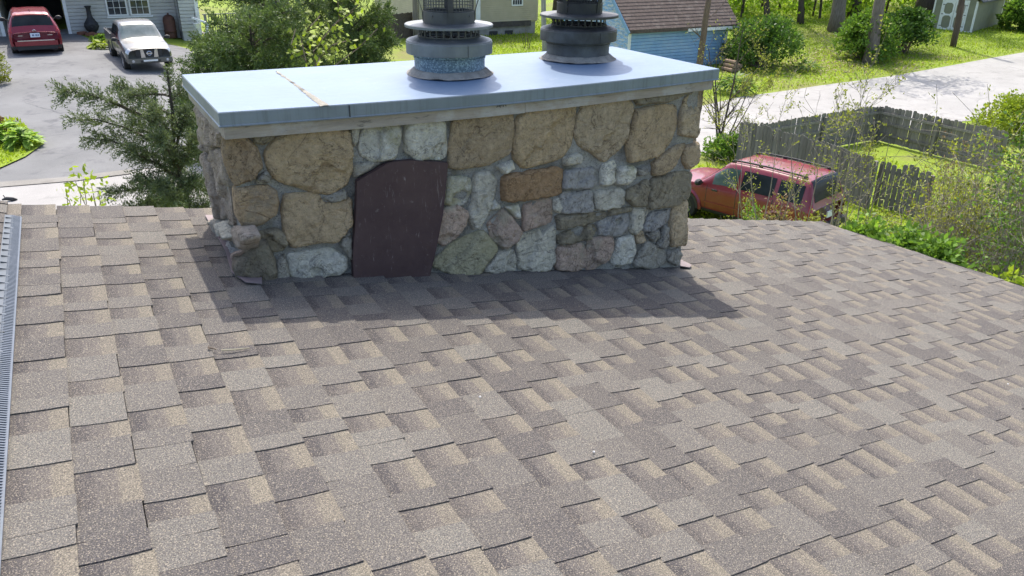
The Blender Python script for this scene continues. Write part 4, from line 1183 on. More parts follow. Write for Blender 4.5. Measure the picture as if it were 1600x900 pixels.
for i in range(2):
    w = (db - da) / 2; a0 = da + i * w + .012; a1 = da + (i + 1) * w - .012
    dr = sbox('door', a0, a1, -.004, .019, .061, SH - .062, SHD)
    for (p, q, z0, z1) in ((a0, a0 + .1, .061, SH - .062), (a1 - .1, a1, .061, SH - .062)): sbox('door_stile', p, q, -.028, -.005, z0, z1, WHITE, dr)
    for z0 in (.061, SH * .5, SH - .17): sbox('door_rail', a0 + .1, a1 - .1, -.026, -.005, z0, z0 + .11, WHITE, dr)
    for z0, z1 in ((.17, SH * .5), (SH * .5 + .11, SH - .17)):       # the cut corners of the panels
        for (ax, az, sx, sz) in ((a0 + .1, z0, 1, 1), (a1 - .1, z0, -1, 1), (a0 + .1, z1, 1, -1), (a1 - .1, z1, -1, -1)):
            mb = MB(); q = .13; mb.prism([T3(ax, -.024, az), T3(ax + sx * q, -.024, az), T3(ax, -.024, az + sz * q)], (0, 0, 0), tuple(d2 * .018)); fixn(mb.build('panel_corner', WHITE, dr))
    for z0 in (.3, SH * .53, SH - .32): sbox('hinge', (a0 - .03) if i == 0 else (a1 - .1), (a0 + .1) if i == 0 else (a1 + .03), -.034, -.0285, z0, z0 + .045, BLK, dr)
ramp_ = MB(); ramp_.prism([T3(da - .1, -.02, .05), T3(db + .1, -.02, .05), T3(db + .1, -.9, -.08), T3(da - .1, -.9, -.08)], (0, 0, -.1), (0, 0, 0)); fixn(ramp_.build('ramp', mat('concrete_ramp', (.45, .43, .39), (.38, .36, .33), 4, .9), t))

# ---- picket fence round the yard
GREYW = mat('grey_fence_wood', (.20, .185, .16), (.13, .12, .105), 14, .9, 0, .3, 40, objrand=.22, stretch=(1, 1, .15))
GREYL = mat('pale_fence_wood', (.25, .22, .18), (.17, .15, .12), 14, .9, 0, .3, 40, objrand=.22, stretch=(1, 1, .15))
def picket_mesh(h, w=.135, th=.018, ear=True):
    mb = MB(); e = .032
    out = [(-w / 2, 0), (w / 2, 0), (w / 2, h - e), (w / 2 - e, h), (-w / 2 + e, h), (-w / 2, h - e)]
    mb.prism([Vector((x, 0, z)) for x, z in out], (0, -th / 2, 0), (0, th / 2, 0)); return mb.mesh('picket')
def fence(label, pts, h, material, railside, gap=.012, skip=(), hvar=.03, leanf=None, w=.135, railmat=None):
    """pts: plan points; pickets side by side along them, rails and posts on one side"""
    p0 = Vector((pts[0][0], pts[0][1], gz(*pts[0][:2]))); t = thing('picket_fence', label, 'fence', p0)
    meshes = [picket_mesh(h + d, w) for d in (-hvar, -hvar * .4, 0, hvar * .5, hvar)]
    for mm in meshes: mm.materials.append(material)
    rnd = random.Random(len(label)); idx = 0
    for a, b in zip(pts[:-1], pts[1:]):
        a, b = Vector(a[:2]), Vector(b[:2]); d = b - a; L = d.length; d.normalize(); n = Vector((-d.y, d.x)) * railside; ang = math.atan2(d.y, d.x)
        m = int(L / (w + gap))
        for i in range(m):
            idx += 1
            if idx in skip: continue
            c = a + d * ((i + .5) * L / m); me = rnd.choice(meshes)
            o = bpy.data.objects.new('picket', me); COL.objects.link(o); o.parent = t
            o.location = Vector((c.x, c.y, gz(c.x, c.y) + .04 + rnd.uniform(-.02, .02))) - p0
            o.rotation_euler = (rnd.uniform(-.012, .012), rnd.uniform(-.015, .015), ang + PI * (railside < 0) * 0)
        for zr in (.32, h * .55, h - .22):
            mb = MB(); q = [Vector((p.x + n.x * .035, p.y + n.y * .035, gz(p.x, p.y) + zr)) for p in (a, b)]
            mb.bar(q[0], q[1], .04, .085); mb.build('rail', railmat or material, t)
        k = max(1, int(L / 2.3))
        for i in range(k + 1):
            c = a + d * (L * i / k); c = c + n * .105; z = gz(c.x, c.y)
            mb = MB(); mb.box((c.x - .048, c.y - .048, z - .3), (c.x + .048, c.y + .048, z + h - .06)); mb.build('post', railmat or material, t)
    return t
def onh(px, py, h, it=6):
    z = -5.5
    for _ in range(it): P = atz(px, py, z); z = gz(P[0], P[1]) + h
    return P
fh = 1.45; fb = 1.30
n0, n1, n2, n3 = onh(1157, 190, fh), onh(1263, 217, fh), onh(1366, 249, fh), onh(1452, 271, fh * .86)
fence('grey picket fence with dog eared tops right behind the red estate car', [n0, n1, n2], fh, GREYW, 1, gap=.003)
e0 = onh(1384, 253, fh)
fence('short leaning run of grey pickets among the bushes right of the fence gap', [onh(1377, 253, fh * .9), onh(1455, 272, fh * .9)], fh * .9, GREYW, 1, gap=.010, hvar=.10)
k0, kc, k1 = onh(1187, 195, fb), onh(1377, 166, fb), onh(1577, 208, fb)
fence('far grey picket fence running from the red car up to the yard corner', [k0, kc], fb, GREYL, -1, gap=.004)
fence('far grey picket fence on the right side of the yard beside the road', [kc, k1], fb, GREYL, -1, gap=.009)

# ================================================================== vehicles (local axes: +x forward, +y left, z up)
def cr(p0, p1, p2, p3, t):
    return .5 * ((2 * p1) + (-p0 + p2) * t + (2 * p0 - 5 * p1 + 4 * p2 - p3) * t * t + (-p0 + 3 * p1 - 3 * p2 + p3) * t ** 3)
class Body:
    """a car's skin: cross sections along its length, each from the sill (row 0) up to the centre line (last row)"""
    def __init__(s, st):
        s.P = np.array([[(x, y, z) for y, z in pts] if not isinstance(x, (list, tuple)) else [(xx, y, z) for xx, (y, z) in zip(x, pts)] for x, pts in st], float)
        s.K, s.n = s.P.shape[:2]
    def at(s, u, w):
        v = (s.n - 1) - abs(w); sg = 1 if w >= 0 else -1
        i = int(min(max(math.floor(u), 0), s.K - 2)); t = u - i; j = int(min(max(math.floor(v), 0), s.n - 2)); q = v - j
        def row(ii):
            ii = min(max(ii, 0), s.K - 1)
            a = s.P[ii]
            return cr(a[max(j - 1, 0)], a[j], a[j + 1], a[min(j + 2, s.n - 1)] if j + 2 < s.n else a[j] * np.array([1, -1, 1]), q)
        r = [row(i - 1), row(i), row(i + 1), row(i + 2)]
        p = cr(*r, t) * .55 + (r[1] * (1 - t) + r[2] * t) * .45
        if abs(w) < 1e-6: p[1] = 0
        return np.array([p[0], p[1] * sg, p[2]])
    def nrm(s, u, w):
        e = .02; m = s.n - 1
        du = s.at(min(u + e, s.K - 1), w) - s.at(max(u - e, 0), w); dv = s.at(u, min(w + e, m)) - s.at(u, max(w - e, -m))
        n = np.cross(du, dv); n /= np.linalg.norm(n) + 1e-9
        c = s.at(u, w) - np.array([s.at(u, w)[0], 0, .7])
        return n if n @ c > 0 else -n
    def skin(s, per=5):
        m = s.n - 1; nu = (s.K - 1) * per; nw = m * 4
        mb = MB(); vv = []
        for a in range(nu + 1):
            for b in range(2 * nw + 1):
                vv.append(s.at(a / per, -m + m * b / nw))
        w_ = 2 * nw + 1
        ff = [(a * w_ + b, a * w_ + b + 1, (a + 1) * w_ + b + 1, (a + 1) * w_ + b) for a in range(nu) for b in range(2 * nw)]
        ff += [tuple(range(w_)), tuple(nu * w_ + b for b in reversed(range(w_)))]
        ff += [(a * w_, (a + 1) * w_, (a + 1) * w_ + w_ - 1, a * w_ + w_ - 1) for a in range(nu)]
        mb.add(vv, ff); return mb
    def patch(s, u0, u1, w0, w1, off=.008, nu=8, nw=8, slant=(0, 0), mb=None):
        mb = mb or MB(); vv = []
        for a in range(nu + 1):
            for b in range(nw + 1):
                fb = b / nw; sh = slant[0] * (1 - fb) + slant[1] * fb
                uu = u0 + (u1 - u0) * a / nu
                uu = uu + sh * (1 - 2 * a / nu if False else (1 - a / nu)) if slant[0] or slant[1] else uu
                uu = min(max(uu, 0), s.K - 1)
                ww = w0 + (w1 - w0) * fb; p = s.at(uu, ww); vv.append(p + s.nrm(uu, ww) * off)
        m = nw + 1; n0 = len(vv)
        ff = [(a * m + b, a * m + b + 1, (a + 1) * m + b + 1, (a + 1) * m + b) for a in range(nu) for b in range(nw)]
        per = [b for b in range(nw)] + [a * m + nw for a in range(nu)] + [nu * m + nw - b for b in range(nw)] + [(nu - a) * m for a in range(nu)]
        for i in per:
            a, b = divmod(i, m); fb = b / nw; ww = w0 + (w1 - w0) * fb
            d = vv[i] - np.array([vv[i][0], 0, .7]); vv.append(vv[i] - d / (np.linalg.norm(d) + 1e-6) * (off + .012))
        k = len(per); ff += [(per[i], per[(i + 1) % k], n0 + (i + 1) % k, n0 + i) for i in range(k)]
        return mb.add(vv, ff)
    def build_patch(s, name, mtl, par, *a, **k):
        lab = k.pop('label', None); o = s.patch(*a, **k).build(name, mtl, par, world=False, smooth=False, label=lab)
        fixn(o); return o
def paint(name, c, metal=.0, rough=.28):
    t = NT(name); co = t.coord()
    col = t.mix(t.ramp(t.noise(co, 1.3, 4), [(.3, 0.0), (.7, 1.0)]), c, tuple(x * .88 for x in c))
    d = t.ramp(t.noise(co, 3.0, 6, .7), [(.35, 0.0), (.8, .06)]); col = t.mix(d, col, (.35, .32, .28))
    t.principled(col, rough, metal, None, .5, .45); return t.m
TYRE = mat('tyre_rubber', (.018, .018, .018), (.028, .027, .026), 20, .85)
RIM = mat('alloy_rim', (.45, .45, .46), (.38, .38, .39), 9, .35, .8)
GLASSC = mat('car_glass', (.012, .015, .017), (.022, .027, .03), 2, .12, 0, spec=.12)
GLASSL = mat('clear_car_glass', (.055, .085, .08), (.10, .135, .13), 3, .05, 0, spec=.9)
PLAST = mat('black_trim', (.022, .022, .023), (.035, .035, .036), 9, .6)
LAMPR = mat('red_lamp', (.32, .015, .015), (.22, .012, .012), 20, .12, 0, spec=.7)
LAMPW = mat('clear_lamp', (.55, .56, .57), (.40, .41, .42), 22, .1, .3, spec=.8)
CHROME = mat('chrome', (.62, .62, .63), (.5, .5, .51), 12, .16, .95)
PLATEW = mat('number_plate', (.62, .66, .74), (.55, .6, .68), 20, .5)
PLATEK = mat('plate_lettering', (.06, .09, .2), None)
def wheel(par, x, y, r=.35, w=.22):
    s = 1 if y > 0 else -1
    mb = MB(); mb.lathe([(r * .62, -w / 2), (r * .93, -w / 2), (r, -w / 2 + .03), (r, w / 2 - .03), (r * .93, w / 2), (r * .62, w / 2)], c=(x, y, r), n=28, axis='y', closed=True)
    o = fixn(mb.build('wheel', TYRE, par, world=False, smooth=False))
    mb = MB(); yo = y + s * (w / 2 - .02)
    mb.lathe([(r * .64, 0), (r * .60, s * .012), (r * .60, -s * .05), (r * .64, -s * .06)], c=(x, yo, r), n=28, axis='y', closed=True)
    for k in range(5):
        a = 2 * PI * k / 5 + .3; mb.bar((x, yo - s * .02, r), (x + r * .61 * math.sin(a), yo - s * .012, r + r * .61 * math.cos(a)), .07, .02, up=(0, 1, 0))
    mb.lathe([(.001, s * .005), (.05, s * .0), (.06, -s * .02)], c=(x, yo, r), n=12, axis='y'); mb.disc((x, yo - s * .055, r), r * .62, 24, 'y')
    mb.build('rim', RIM, o, world=False)
    return o
def arch(par, x, y, r, dark=PLAST):
    s = 1 if y > 0 else -1; mb = MB(); n = 18; vv = []
    for k in range(n + 1):
        a = PI * k / n - .0; vv += [(x + r * math.cos(a), y, r * .86 + r * math.sin(a)), (x + r * math.cos(a), y - s * .25, r * .86 + r * math.sin(a))]
    for k in range(n + 1): vv.append((x + r * math.cos(PI * k / n), y + s * .002, r * .86 + r * math.sin(PI * k / n)))
    base = 2 * (n + 1); ff = [(2 * k, 2 * k + 1, 2 * k + 3, 2 * k + 2) for k in range(n)]
    ff.append(tuple(base + k for k in range(n + 1)))
    mb.add(vv, ff); return mb.build('wheel_arch', dark, par, world=False)
def mirror(par, x, y, z, m):
    s = 1 if y > 0 else -1; mb = MB(); mb.bar((x, y - s * .08, z - .03), (x, y + s * .06, z), .05, .04)
    mb.lathe([(.0, -.07), (.07, -.06), (.09, 0), (.07, .05), (.0, .06)], c=(0, 0, 0), n=12, axis='x')
    k = len(mb.v) - 12 * 5
    for i in range(k, len(mb.v)): a = mb.v[i]; mb.v[i] = (x + a[0], y + s * .14 + a[1] * 1.5, z + .02 + a[2])
    return fixn(mb.build('wing_mirror', m, par, world=False, smooth=False))

# ---- red crossover, seen from behind
P = atg(62, 86); hd = rad(90 + 2.0)
fw = Vector((math.cos(hd), math.sin(hd), 0)); loc = Vector((P[0], P[1], 0)) + fw * 2.25; loc.z = gz(P[0], P[1]) + .02
t = thing('parked_car', 'red crossover parked nose first at the open garage, seen from behind', 'car', loc, hd)
t.rotation_euler = (0, -math.atan((gz(P[0], P[1] + 3) - gz(P[0], P[1])) / 3), hd)
RED = paint('deep_red_paint', (.21, .010, .024), .25, .25)
X_ = Body([
 (-2.33, [(.62, .36), (.80, .42), (.84, .62), (.80, .84), (.70, .90), (.40, .93), (0, .94)]),
 (-2.27, [(.80, .27), (.90, .40), (.925, .66), (.885, .93), (.77, 1.00), (.42, 1.03), (0, 1.04)]),
 (-2.10, [(.84, .24), (.915, .40), (.935, .70), (.88, 1.05), (.73, 1.27), (.42, 1.31), (0, 1.32)]),
 (-1.90, [(.85, .23), (.92, .40), (.935, .72), (.885, 1.09), (.67, 1.50), (.40, 1.55), (0, 1.57)]),
 (-1.55, [(.85, .23), (.92, .40), (.93, .72), (.89, 1.09), (.645, 1.59), (.40, 1.64), (0, 1.66)]),
 (-.30, [(.85, .22), (.91, .40), (.92, .72), (.885, 1.05), (.655, 1.62), (.40, 1.67), (0, 1.69)]),
 (.45, [(.85, .22), (.91, .40), (.92, .72), (.885, 1.03), (.64, 1.56), (.38, 1.61), (0, 1.63)]),
 (1.25, [(.85, .22), (.91, .40), (.92, .70), (.88, .98), (.75, 1.05), (.42, 1.09), (0, 1.10)]),
 (2.05, [(.82, .22), (.89, .40), (.90, .66), (.82, .88), (.68, .94), (.40, .97), (0, .98)]),
 (2.30, [(.62, .28), (.72, .40), (.74, .58), (.66, .72), (.5, .76), (.3, .78), (0, .78)])])
X_.skin().build('body', RED, t, world=False, smooth=True)
X_.build_patch('rear_window', GLASSC, t, 1.55, 2.9, -1.95, 1.95, .006)
for s in (1, -1):
    X_.build_patch('side_window', GLASSC, t, 3.6, 6.55, s * 2.75, s * 2.12, .006)
    X_.build_patch('tail_light', LAMPR, t, .55, 1.55, s * 2.2, s * 3.25, .012)
    X_.build_patch('bumper_corner', PLAST, t, .0, 2.2, s * 5.0, s * 6.0, .008)
    mirror(t, .95, s * .93, 1.10, PLAST)
    for x in (-1.42, 1.38): arch(t, x, s * .93, .40); wheel(t, x, s * .83, .35)
X_.build_patch('windscreen', GLASSC, t, 6.15, 6.95, -1.9, 1.9, .006)
X_.build_patch('spoiler', RED, t, 2.95, 3.5, -1.8, 1.8, .03)
mb = MB(); mb.box((-2.36, -.72, .26), (-2.20, .72, .41)); fixn(mb.build('rear_bumper', PLAST, t, world=False))
mb = MB(); mb.box((-2.40, -.66, .60), (-2.30, .66, .635)); mb.build('bumper_strip', CHROME, t, world=False)
mb = MB(); mb.box((-2.392, -.76, .415), (-2.26, .76, .60)); mb.build('bumper_panel', RED, t, world=False)
mb = MB(); mb.box((-2.350, -.17, .74), (-2.33, .17, .90)); pl_ = mb.build('number_plate', PLATEW, t, world=False)
mb = MB()
for k, y in enumerate((-.12, -.07, -.03, .05, .09)): mb.box((-2.3545, y - .014, .785), (-2.3505, y + .014, .855))
mb.build('plate_lettering', PLATEK, pl_, world=False, kind='stuff')
mb = MB(); mb.lathe([(.045, -.010), (.055, 0), (.045, .010)], n=18, axis='x', closed=True); mb.v = [(x - 2.315, y, z + .985) for x, y, z in mb.v]; mb.box((-2.33, -.075, .977), (-2.31, .075, .993)); fixn(mb.build('emblem', CHROME, t, world=False))
mb = MB(); mb.box((-2.34, -.62, .80), (-2.325, -.44, .825)); mb.build('badge', CHROME, t, world=False)
mb = MB(); mb.box((-2.34, .44, .80), (-2.325, .60, .825)); mb.build('badge', CHROME, t, world=False)
mb = MB(); mb.bar((-2.20, -.05, 1.13), (-2.14, .32, 1.22), .02, .02); mb.build('rear_wiper', PLAST, t, world=False)
mb = MB(); mb.prism([Vector((-1.5, 0, 1.65)), Vector((-1.3, 0, 1.665)), Vector((-1.46, 0, 1.74)), Vector((-1.52, 0, 1.74))], (0, -.012, 0), (0, .012, 0)); fixn(mb.build('antenna_fin', PLAST, t, world=False))

# ---- silver pickup, facing the camera
fl, rl = atg(198, 108), atg(176, 86)
hv = Vector((fl[0] - rl[0], fl[1] - rl[1], 0)); hd = math.atan2(hv.y, hv.x)
fw = Vector((math.cos(hd), math.sin(hd), 0)); lf = Vector((-fw.y, fw.x, 0))
PS = .85
loc = Vector((fl[0], fl[1], 0)) - fw * 1.85 * PS + lf * .92 * PS; loc.z = gz(loc.x, loc.y) + .025
t = thing('pickup_truck', 'silver pickup truck parked facing the road beside the planting bed', 'pickup', loc, hd)
t.rotation_euler = (0, math.atan((gz(loc.x, loc.y) - gz(*(loc + fw * 2)[:2])) / 2), hd)
t.scale = (PS, PS, PS)
SIL = paint('silver_paint', (.13, .135, .13), .55, .34)
K_ = Body([
 (-.78, [(.86, .50), (.96, .60), (.985, .85), (.96, 1.18), (.78, 1.70), (.5, 1.78), (0, 1.80)]),
 (-.70, [(.88, .42), (.97, .58), (.995, .88), (.965, 1.20), (.79, 1.77), (.5, 1.86), (0, 1.88)]),
 (.00, [(.88, .40), (.97, .58), (.995, .88), (.965, 1.20), (.78, 1.80), (.5, 1.89), (0, 1.91)]),
 (.62, [(.88, .40), (.97, .58), (.995, .88), (.965, 1.20), (.77, 1.76), (.48, 1.84), (0, 1.86)]),
 (1.38, [(.88, .40), (.97, .58), (.995, .88), (.96, 1.16), (.86, 1.23), (.5, 1.28), (0, 1.29)]),
 (2.10, [(.88, .40), (.97, .58), (1.00, .86), (.95, 1.08), (.82, 1.14), (.48, 1.19), (0, 1.20)]),
 (2.58, [(.86, .38), (.95, .55), (.97, .80), (.90, 1.00), (.78, 1.06), (.46, 1.11), (0, 1.12)]),
 (2.74, [(.78, .40), (.86, .52), (.88, .74), (.82, .92), (.70, .98), (.42, 1.02), (0, 1.03)])])
K_.skin().build('cab', SIL, t, world=False, smooth=True)
K_.build_patch('windscreen', GLASSL, t, 3.12, 3.92, -1.9, 1.9, .008)
K_.build_patch('rear_window', GLASSC, t, .0, .3, -1.7, 1.7, .005)
for s in (1, -1):
    K_.build_patch('side_window', GLASSC, t, 1.05, 1.85, s * 2.8, s * 2.15, .006)
    K_.build_patch('side_window', GLASSC, t, 1.95, 3.25, s * 2.8, s * 2.15, .006)
    K_.build_patch('headlight', LAMPW, t, 6.05, 6.98, s * 2.15, s * 3.6, .012)
    for u in (1.9, 3.3): K_.build_patch('door_seam', PLAST, t, u, u + .03, s * 5.3, s * 2.9, .003, nu=1)
    mb = MB(); mb.box((-.25, s * .985 - .012, 1.06), (-.08, s * .985 + .02, 1.10)); mb.build('door_handle', SIL, t, world=False)
    mb = MB(); mb.box((.55, s * .985 - .012, 1.06), (.72, s * .985 + .02, 1.10)); mb.build('door_handle', SIL, t, world=False)
    mirror(t, 1.22, s * 1.0, 1.25, PLAST)
    for x in (-1.72, 1.82): arch(t, x, s * 1.0, .47); wheel(t, x, s * .90, .40, .26)
    mb = MB(); mb.box((-2.75, s * .97 - .05, .5), (-.82, s * .97 + .03, 1.22)); mb.box((-2.75, s * .90 - .05, 1.222), (-.82, s * .97 + .035, 1.265)); fixn(mb.build('bed_side', SIL, t, world=False))
mb = MB(); mb.box((-2.80, -.94, .55), (-2.73, .94, 1.20)); mb.build('tailgate', SIL, t, world=False)
mb = MB(); mb.box((-2.72, -.91, .62), (-.83, .91, .70)); mb.box((-.87, -.91, .705), (-.82, .91, 1.2)); mb.build('bed_floor', PLAST, t, world=False)
# grille: dark openings, broad chrome uprights, round emblem
mb = MB(); mb.box((2.62, -.56, .68), (2.752, .56, .98)); gr = mb.build('grille', PLAST, t, world=False)
for y in (-.27, .27):
    mb = MB(); mb.prism([Vector((2.755, y - .09 * (1 if y > 0 else 1), .66)), Vector((2.755, y + .09, .66)), Vector((2.755, y + .06 + .03 * (1 if y > 0 else -1), 1.0)), Vector((2.755, y - .06 + .03 * (1 if y > 0 else -1), 1.0))], (-.02, 0, 0), (.03, 0, 0)); fixn(mb.build('grille_bar', CHROME, gr, world=False))
mb = MB(); mb.lathe([(.085, 0), (.105, .012), (.085, .024), (.07, .012)], n=24, axis='x', closed=True); mb.box((.004, -.13, -.022), (.026, .13, .022)); mb.v = [(x + 2.755, y, z + .83) for x, y, z in mb.v]; fixn(mb.build('emblem', CHROME, gr, world=False))
mb = MB(); mb.box((2.55, -.94, .44), (2.86, .94, .64)); mb.box((2.3, -.97, .46), (2.56, .97, .62)); fixn(mb.build('front_bumper', CHROME if False else SIL, t, world=False))
mb = MB(); mb.box((2.862, -.42, .46), (2.868, .42, .56)); mb.build('air_intake', PLAST, t, world=False)
mb = MB(); mb.box((2.87, -.30, .50), (2.885, .30, .575)); mb.build('number_plate', WHITE, t, world=False)
for y in (-.72, .72): mb = MB(); mb.lathe([(.06, 0), (.05, .012), (0, .012)], c=(2.862, y, .53), n=14, axis='x'); mb.build('fog_lamp', LAMPW, t, world=False)

# ---- old red estate car behind the eave
zr = 1.70
hd = rad(104.5); fw = Vector((math.cos(hd), math.sin(hd), 0)); lf = Vector((-fw.y, fw.x, 0))
rc = onh(1263, 288, 1.64)                     # near rear corner of the roof
loc = Vector((rc[0], rc[1], 0)) + fw * 1.86 - lf * .70; loc.z = gz(loc.x, loc.y) + .02
t = thing('estate_car', 'dull red boxy estate car with black roof rails parked below the eave', 'car', loc, hd)
RED2 = paint('faded_red_paint', (.19, .007, .020), .0, .34)
J_ = Body([
 (-2.16, [(.74, .42), (.84, .50), (.87, .72), (.85, .98), (.72, 1.04), (.4, 1.06), (0, 1.06)]),
 (-2.11, [(.82, .36), (.89, .48), (.915, .75), (.895, 1.03), (.77, 1.16), (.42, 1.19), (0, 1.20)]),
 (-1.96, [(.84, .34), (.90, .48), (.925, .78), (.905, 1.06), (.71, 1.56), (.42, 1.62), (0, 1.64)]),
 (-1.82, [(.84, .34), (.90, .48), (.925, .78), (.905, 1.06), (.70, 1.65), (.42, 1.71), (0, 1.73)]),
 (-.80, [(.84, .33), (.90, .48), (.92, .78), (.90, 1.05), (.70, 1.68), (.42, 1.74), (0, 1.76)]),
 (.02, [(.84, .33), (.90, .48), (.92, .78), (.90, 1.04), (.69, 1.665), (.42, 1.72), (0, 1.74)]),
 (.34, [(.84, .33), (.90, .48), (.92, .78), (.90, 1.04), (.68, 1.61), (.40, 1.66), (0, 1.68)]),
 (1.02, [(.84, .33), (.90, .48), (.92, .76), (.885, 1.02), (.80, 1.08), (.44, 1.13), (0, 1.14)]),
 (1.85, [(.83, .34), (.89, .48), (.905, .72), (.84, .93), (.74, .99), (.42, 1.03), (0, 1.04)]),
 (2.16, [(.74, .40), (.80, .50), (.81, .68), (.76, .84), (.66, .89), (.4, .91), (0, .91)])])
J_.skin().build('body', RED2, t, world=False, smooth=True)
J_.build_patch('rear_window', GLASSC, t, 1.12, 2.75, -1.75, 1.75, .006)
J_.build_patch('windscreen', GLASSL, t, 6.12, 6.93, -1.9, 1.9, .006)
for s in (1, -1):
    J_.build_patch('side_window', GLASSC, t, 2.95, 3.62, s * 2.82, s * 2.16, .006, label='dark tinted quarter window')
    J_.build_patch('side_window', GLASSC, t, 3.72, 4.70, s * 2.82, s * 2.16, .006, label='dark tinted rear door window')
    J_.build_patch('side_window', GLASSL, t, 4.86, 6.42, s * 2.82, s * 2.16, .006, label='clear front door window')
    J_.build_patch('tail_light', LAMPR, t, .3, 1.35, s * 2.25, s * 3.5, .012)
    for u in (3.68, 4.78, 6.6): J_.build_patch('door_seam', PLAST, t, u, u + .022, s * 5.2, s * 2.9, .003, nu=1)
    J_.build_patch('body_moulding', RED2, t, 2.6, 6.7, s * 4.62, s * 4.48, .016)
    J_.build_patch('sill_moulding', PLAST, t, 2.2, 7.4, s * 5.95, s * 5.3, .012)
    for x in (-.62, .42): mb = MB(); mb.box((x, s * .915 - .01, .945), (x + .16, s * .915 + .022, .985)); mb.build('door_handle', PLAST, t, world=False)
    mirror(t, .92, s * .92, 1.10, PLAST)
    # roof rail on feet
    mb = MB(); q = [J_.at(u, s * 1.62) + np.array([0, 0, .045]) for u in np.linspace(3.05, 5.7, 14)]; mb.tube(q, .022, 6)
    for u in (3.1, 4.3, 5.65): p = J_.at(u, s * 1.62); mb.box((p[0] - .05, p[1] - .02, p[2] - .02), (p[0] + .05, p[1] + .02, p[2] + .04))
    fixn(mb.build('roof_rail', PLAST, t, world=False))
    for x in (-1.32, 1.36):
        arch(t, x, s * .925, .42); wheel(t, x, s * .83, .36)
        mb = MB(); n = 16; vv = []
        for k in range(n + 1):
            a = PI * k / n
            for r_, o_ in ((.425, .012), (.47, .05), (.52, .004)): vv.append((x + r_ * math.cos(a), s * (.915 + o_), .36 + r_ * math.sin(a)))
        mb.add(vv, [(3 * k + i, 3 * k + i + 1, 3 * k + 4 + i, 3 * k + 3 + i) for k in range(n) for i in range(2)]); fixn(mb.build('wheel_flare', RED2, t, world=False))
mb = MB(); mb.box((-2.27, -.88, .40), (-2.10, .88, .60)); fixn(mb.build('rear_bumper', PLAST, t, world=False))
mb = MB(); mb.box((2.08, -.82, .40), (2.24, .82, .58)); fixn(mb.build('front_bumper', PLAST, t, world=False))
mb = MB(); mb.box((-2.19, -.26, .72), (-2.16, .08, .88)); mb.build('number_plate', WHITE, t, world=False)
mb = MB(); mb.bar((-2.14, -.3, 1.17), (-2.08, .12, 1.3), .02, .02); mb.build('rear_wiper', PLAST, t, world=False)

# ================================================================== plants
def V3(p): return np.array(p, float)
BARK = mat('grey_bark', (.20, .17, .14), (.12, .10, .08), 14, .95, 0, .9, 30, .03, stretch=(1, 1, .2))
BARKD = mat('dark_bark', (.095, .075, .058), (.055, .045, .036), 14, .95, 0, .9, 30, .03, stretch=(1, 1, .2))
TWIGM = mat('grey_twigs', (.30, .26, .215), (.19, .16, .13), 9, .9)
TWIGB = mat('brown_twigs', (.15, .11, .085), (.10, .075, .06), 9, .9)
L_JUN = leafmat('juniper_leaf', (.085, .115, .058), (.14, .17, .09), 1.4, .25)
L_JUN2 = leafmat('dark_juniper_leaf', (.062, .10, .036), (.13, .18, .065), .9, .3)
L_LIME = leafmat('lime_leaf', (.22, .30, .030), (.32, .38, .05), 3, .45)
L_FRESH = leafmat('fresh_leaf', (.10, .19, .030), (.16, .26, .045), 1.2, .45)
L_GREEN = leafmat('green_leaf', (.055, .12, .022), (.10, .18, .035), 1.2, .4)
L_HOSTA = leafmat('hosta_leaf', (.18, .32, .04), (.30, .43, .08), 4, .4)
L_OLIVE = leafmat('olive_leaf', (.19, .205, .04), (.28, .29, .065), 2, .45)
L_RED = leafmat('reddish_bud', (.22, .12, .075), (.26, .19, .09), 3, .3)
L_WOOD = leafmat('woodland_leaf', (.19, .30, .03), (.34, .45, .06), .35, .62)
L_DRY = leafmat('dry_leaf', (.25, .18, .11), (.33, .26, .16), 2, .2)
L_GRASS = leafmat('grass_blade', (.20, .29, .02), (.35, .42, .04), .6, .5)

def cloud(C, R, n, squash=.8):
    """n points round each centre, denser towards the outside"""
    C = np.asarray(C, float); k = len(C); R = np.broadcast_to(np.asarray(R, float), (k,))
    D = rvec(k * n); r = rng.random((k * n, 1)) ** .45
    D[:, 2] *= squash
    return np.repeat(C, n, 0) + D * r * np.repeat(R, n)[:, None], D
def shell(w, d, h, n, lo=.12, rough=.25, base=(0, 0, 0)):
    """cluster centres on an uneven dome"""
    a = rng.random(n) * 2 * PI; z = lo + (1 - lo) * rng.random(n) ** .8; r = np.sqrt(np.clip(1 - (z - .35) ** 2 / .5, .12, 1)) * (1 - rough * rng.random(n)) * rng.choice([1, 1, 1, .6, .35], n)
    return np.stack([np.cos(a) * r * w / 2, np.sin(a) * r * d / 2, z * h * (.82 + .18 * rng.random(n))], 1) + V3(base)
def limb_tube(mb, A, B, r0, r1, sagf=0.0, n=6, seg=7, wob=.03):
    A, B = V3(A), V3(B); L = np.linalg.norm(B - A); pts = []
    for i in range(seg + 1):
        t = i / seg; p = A + (B - A) * t + np.array([0, 0, sagf * L * math.sin(PI * t)])
        if 0 < i < seg: p = p + rng.normal(size=3) * wob * L * .35
        pts.append(p)
    mb.tube(pts, [r0 + (r1 - r0) * i / seg for i in range(seg + 1)], n); return pts
def spot(px, pyb, pyt, wpx, dz=0):
    b = atg(px, pyb); d = np.linalg.norm(b[:2]); q = ray(px, pyt); q = q * (d / np.linalg.norm(q[:2]))
    dep = project(b)[2]; return b, q[2] - b[2], wpx * dep / FPX
def plant(name, label, cat, base, group=None): return thing(name, label, cat, tuple(base), 0, group)

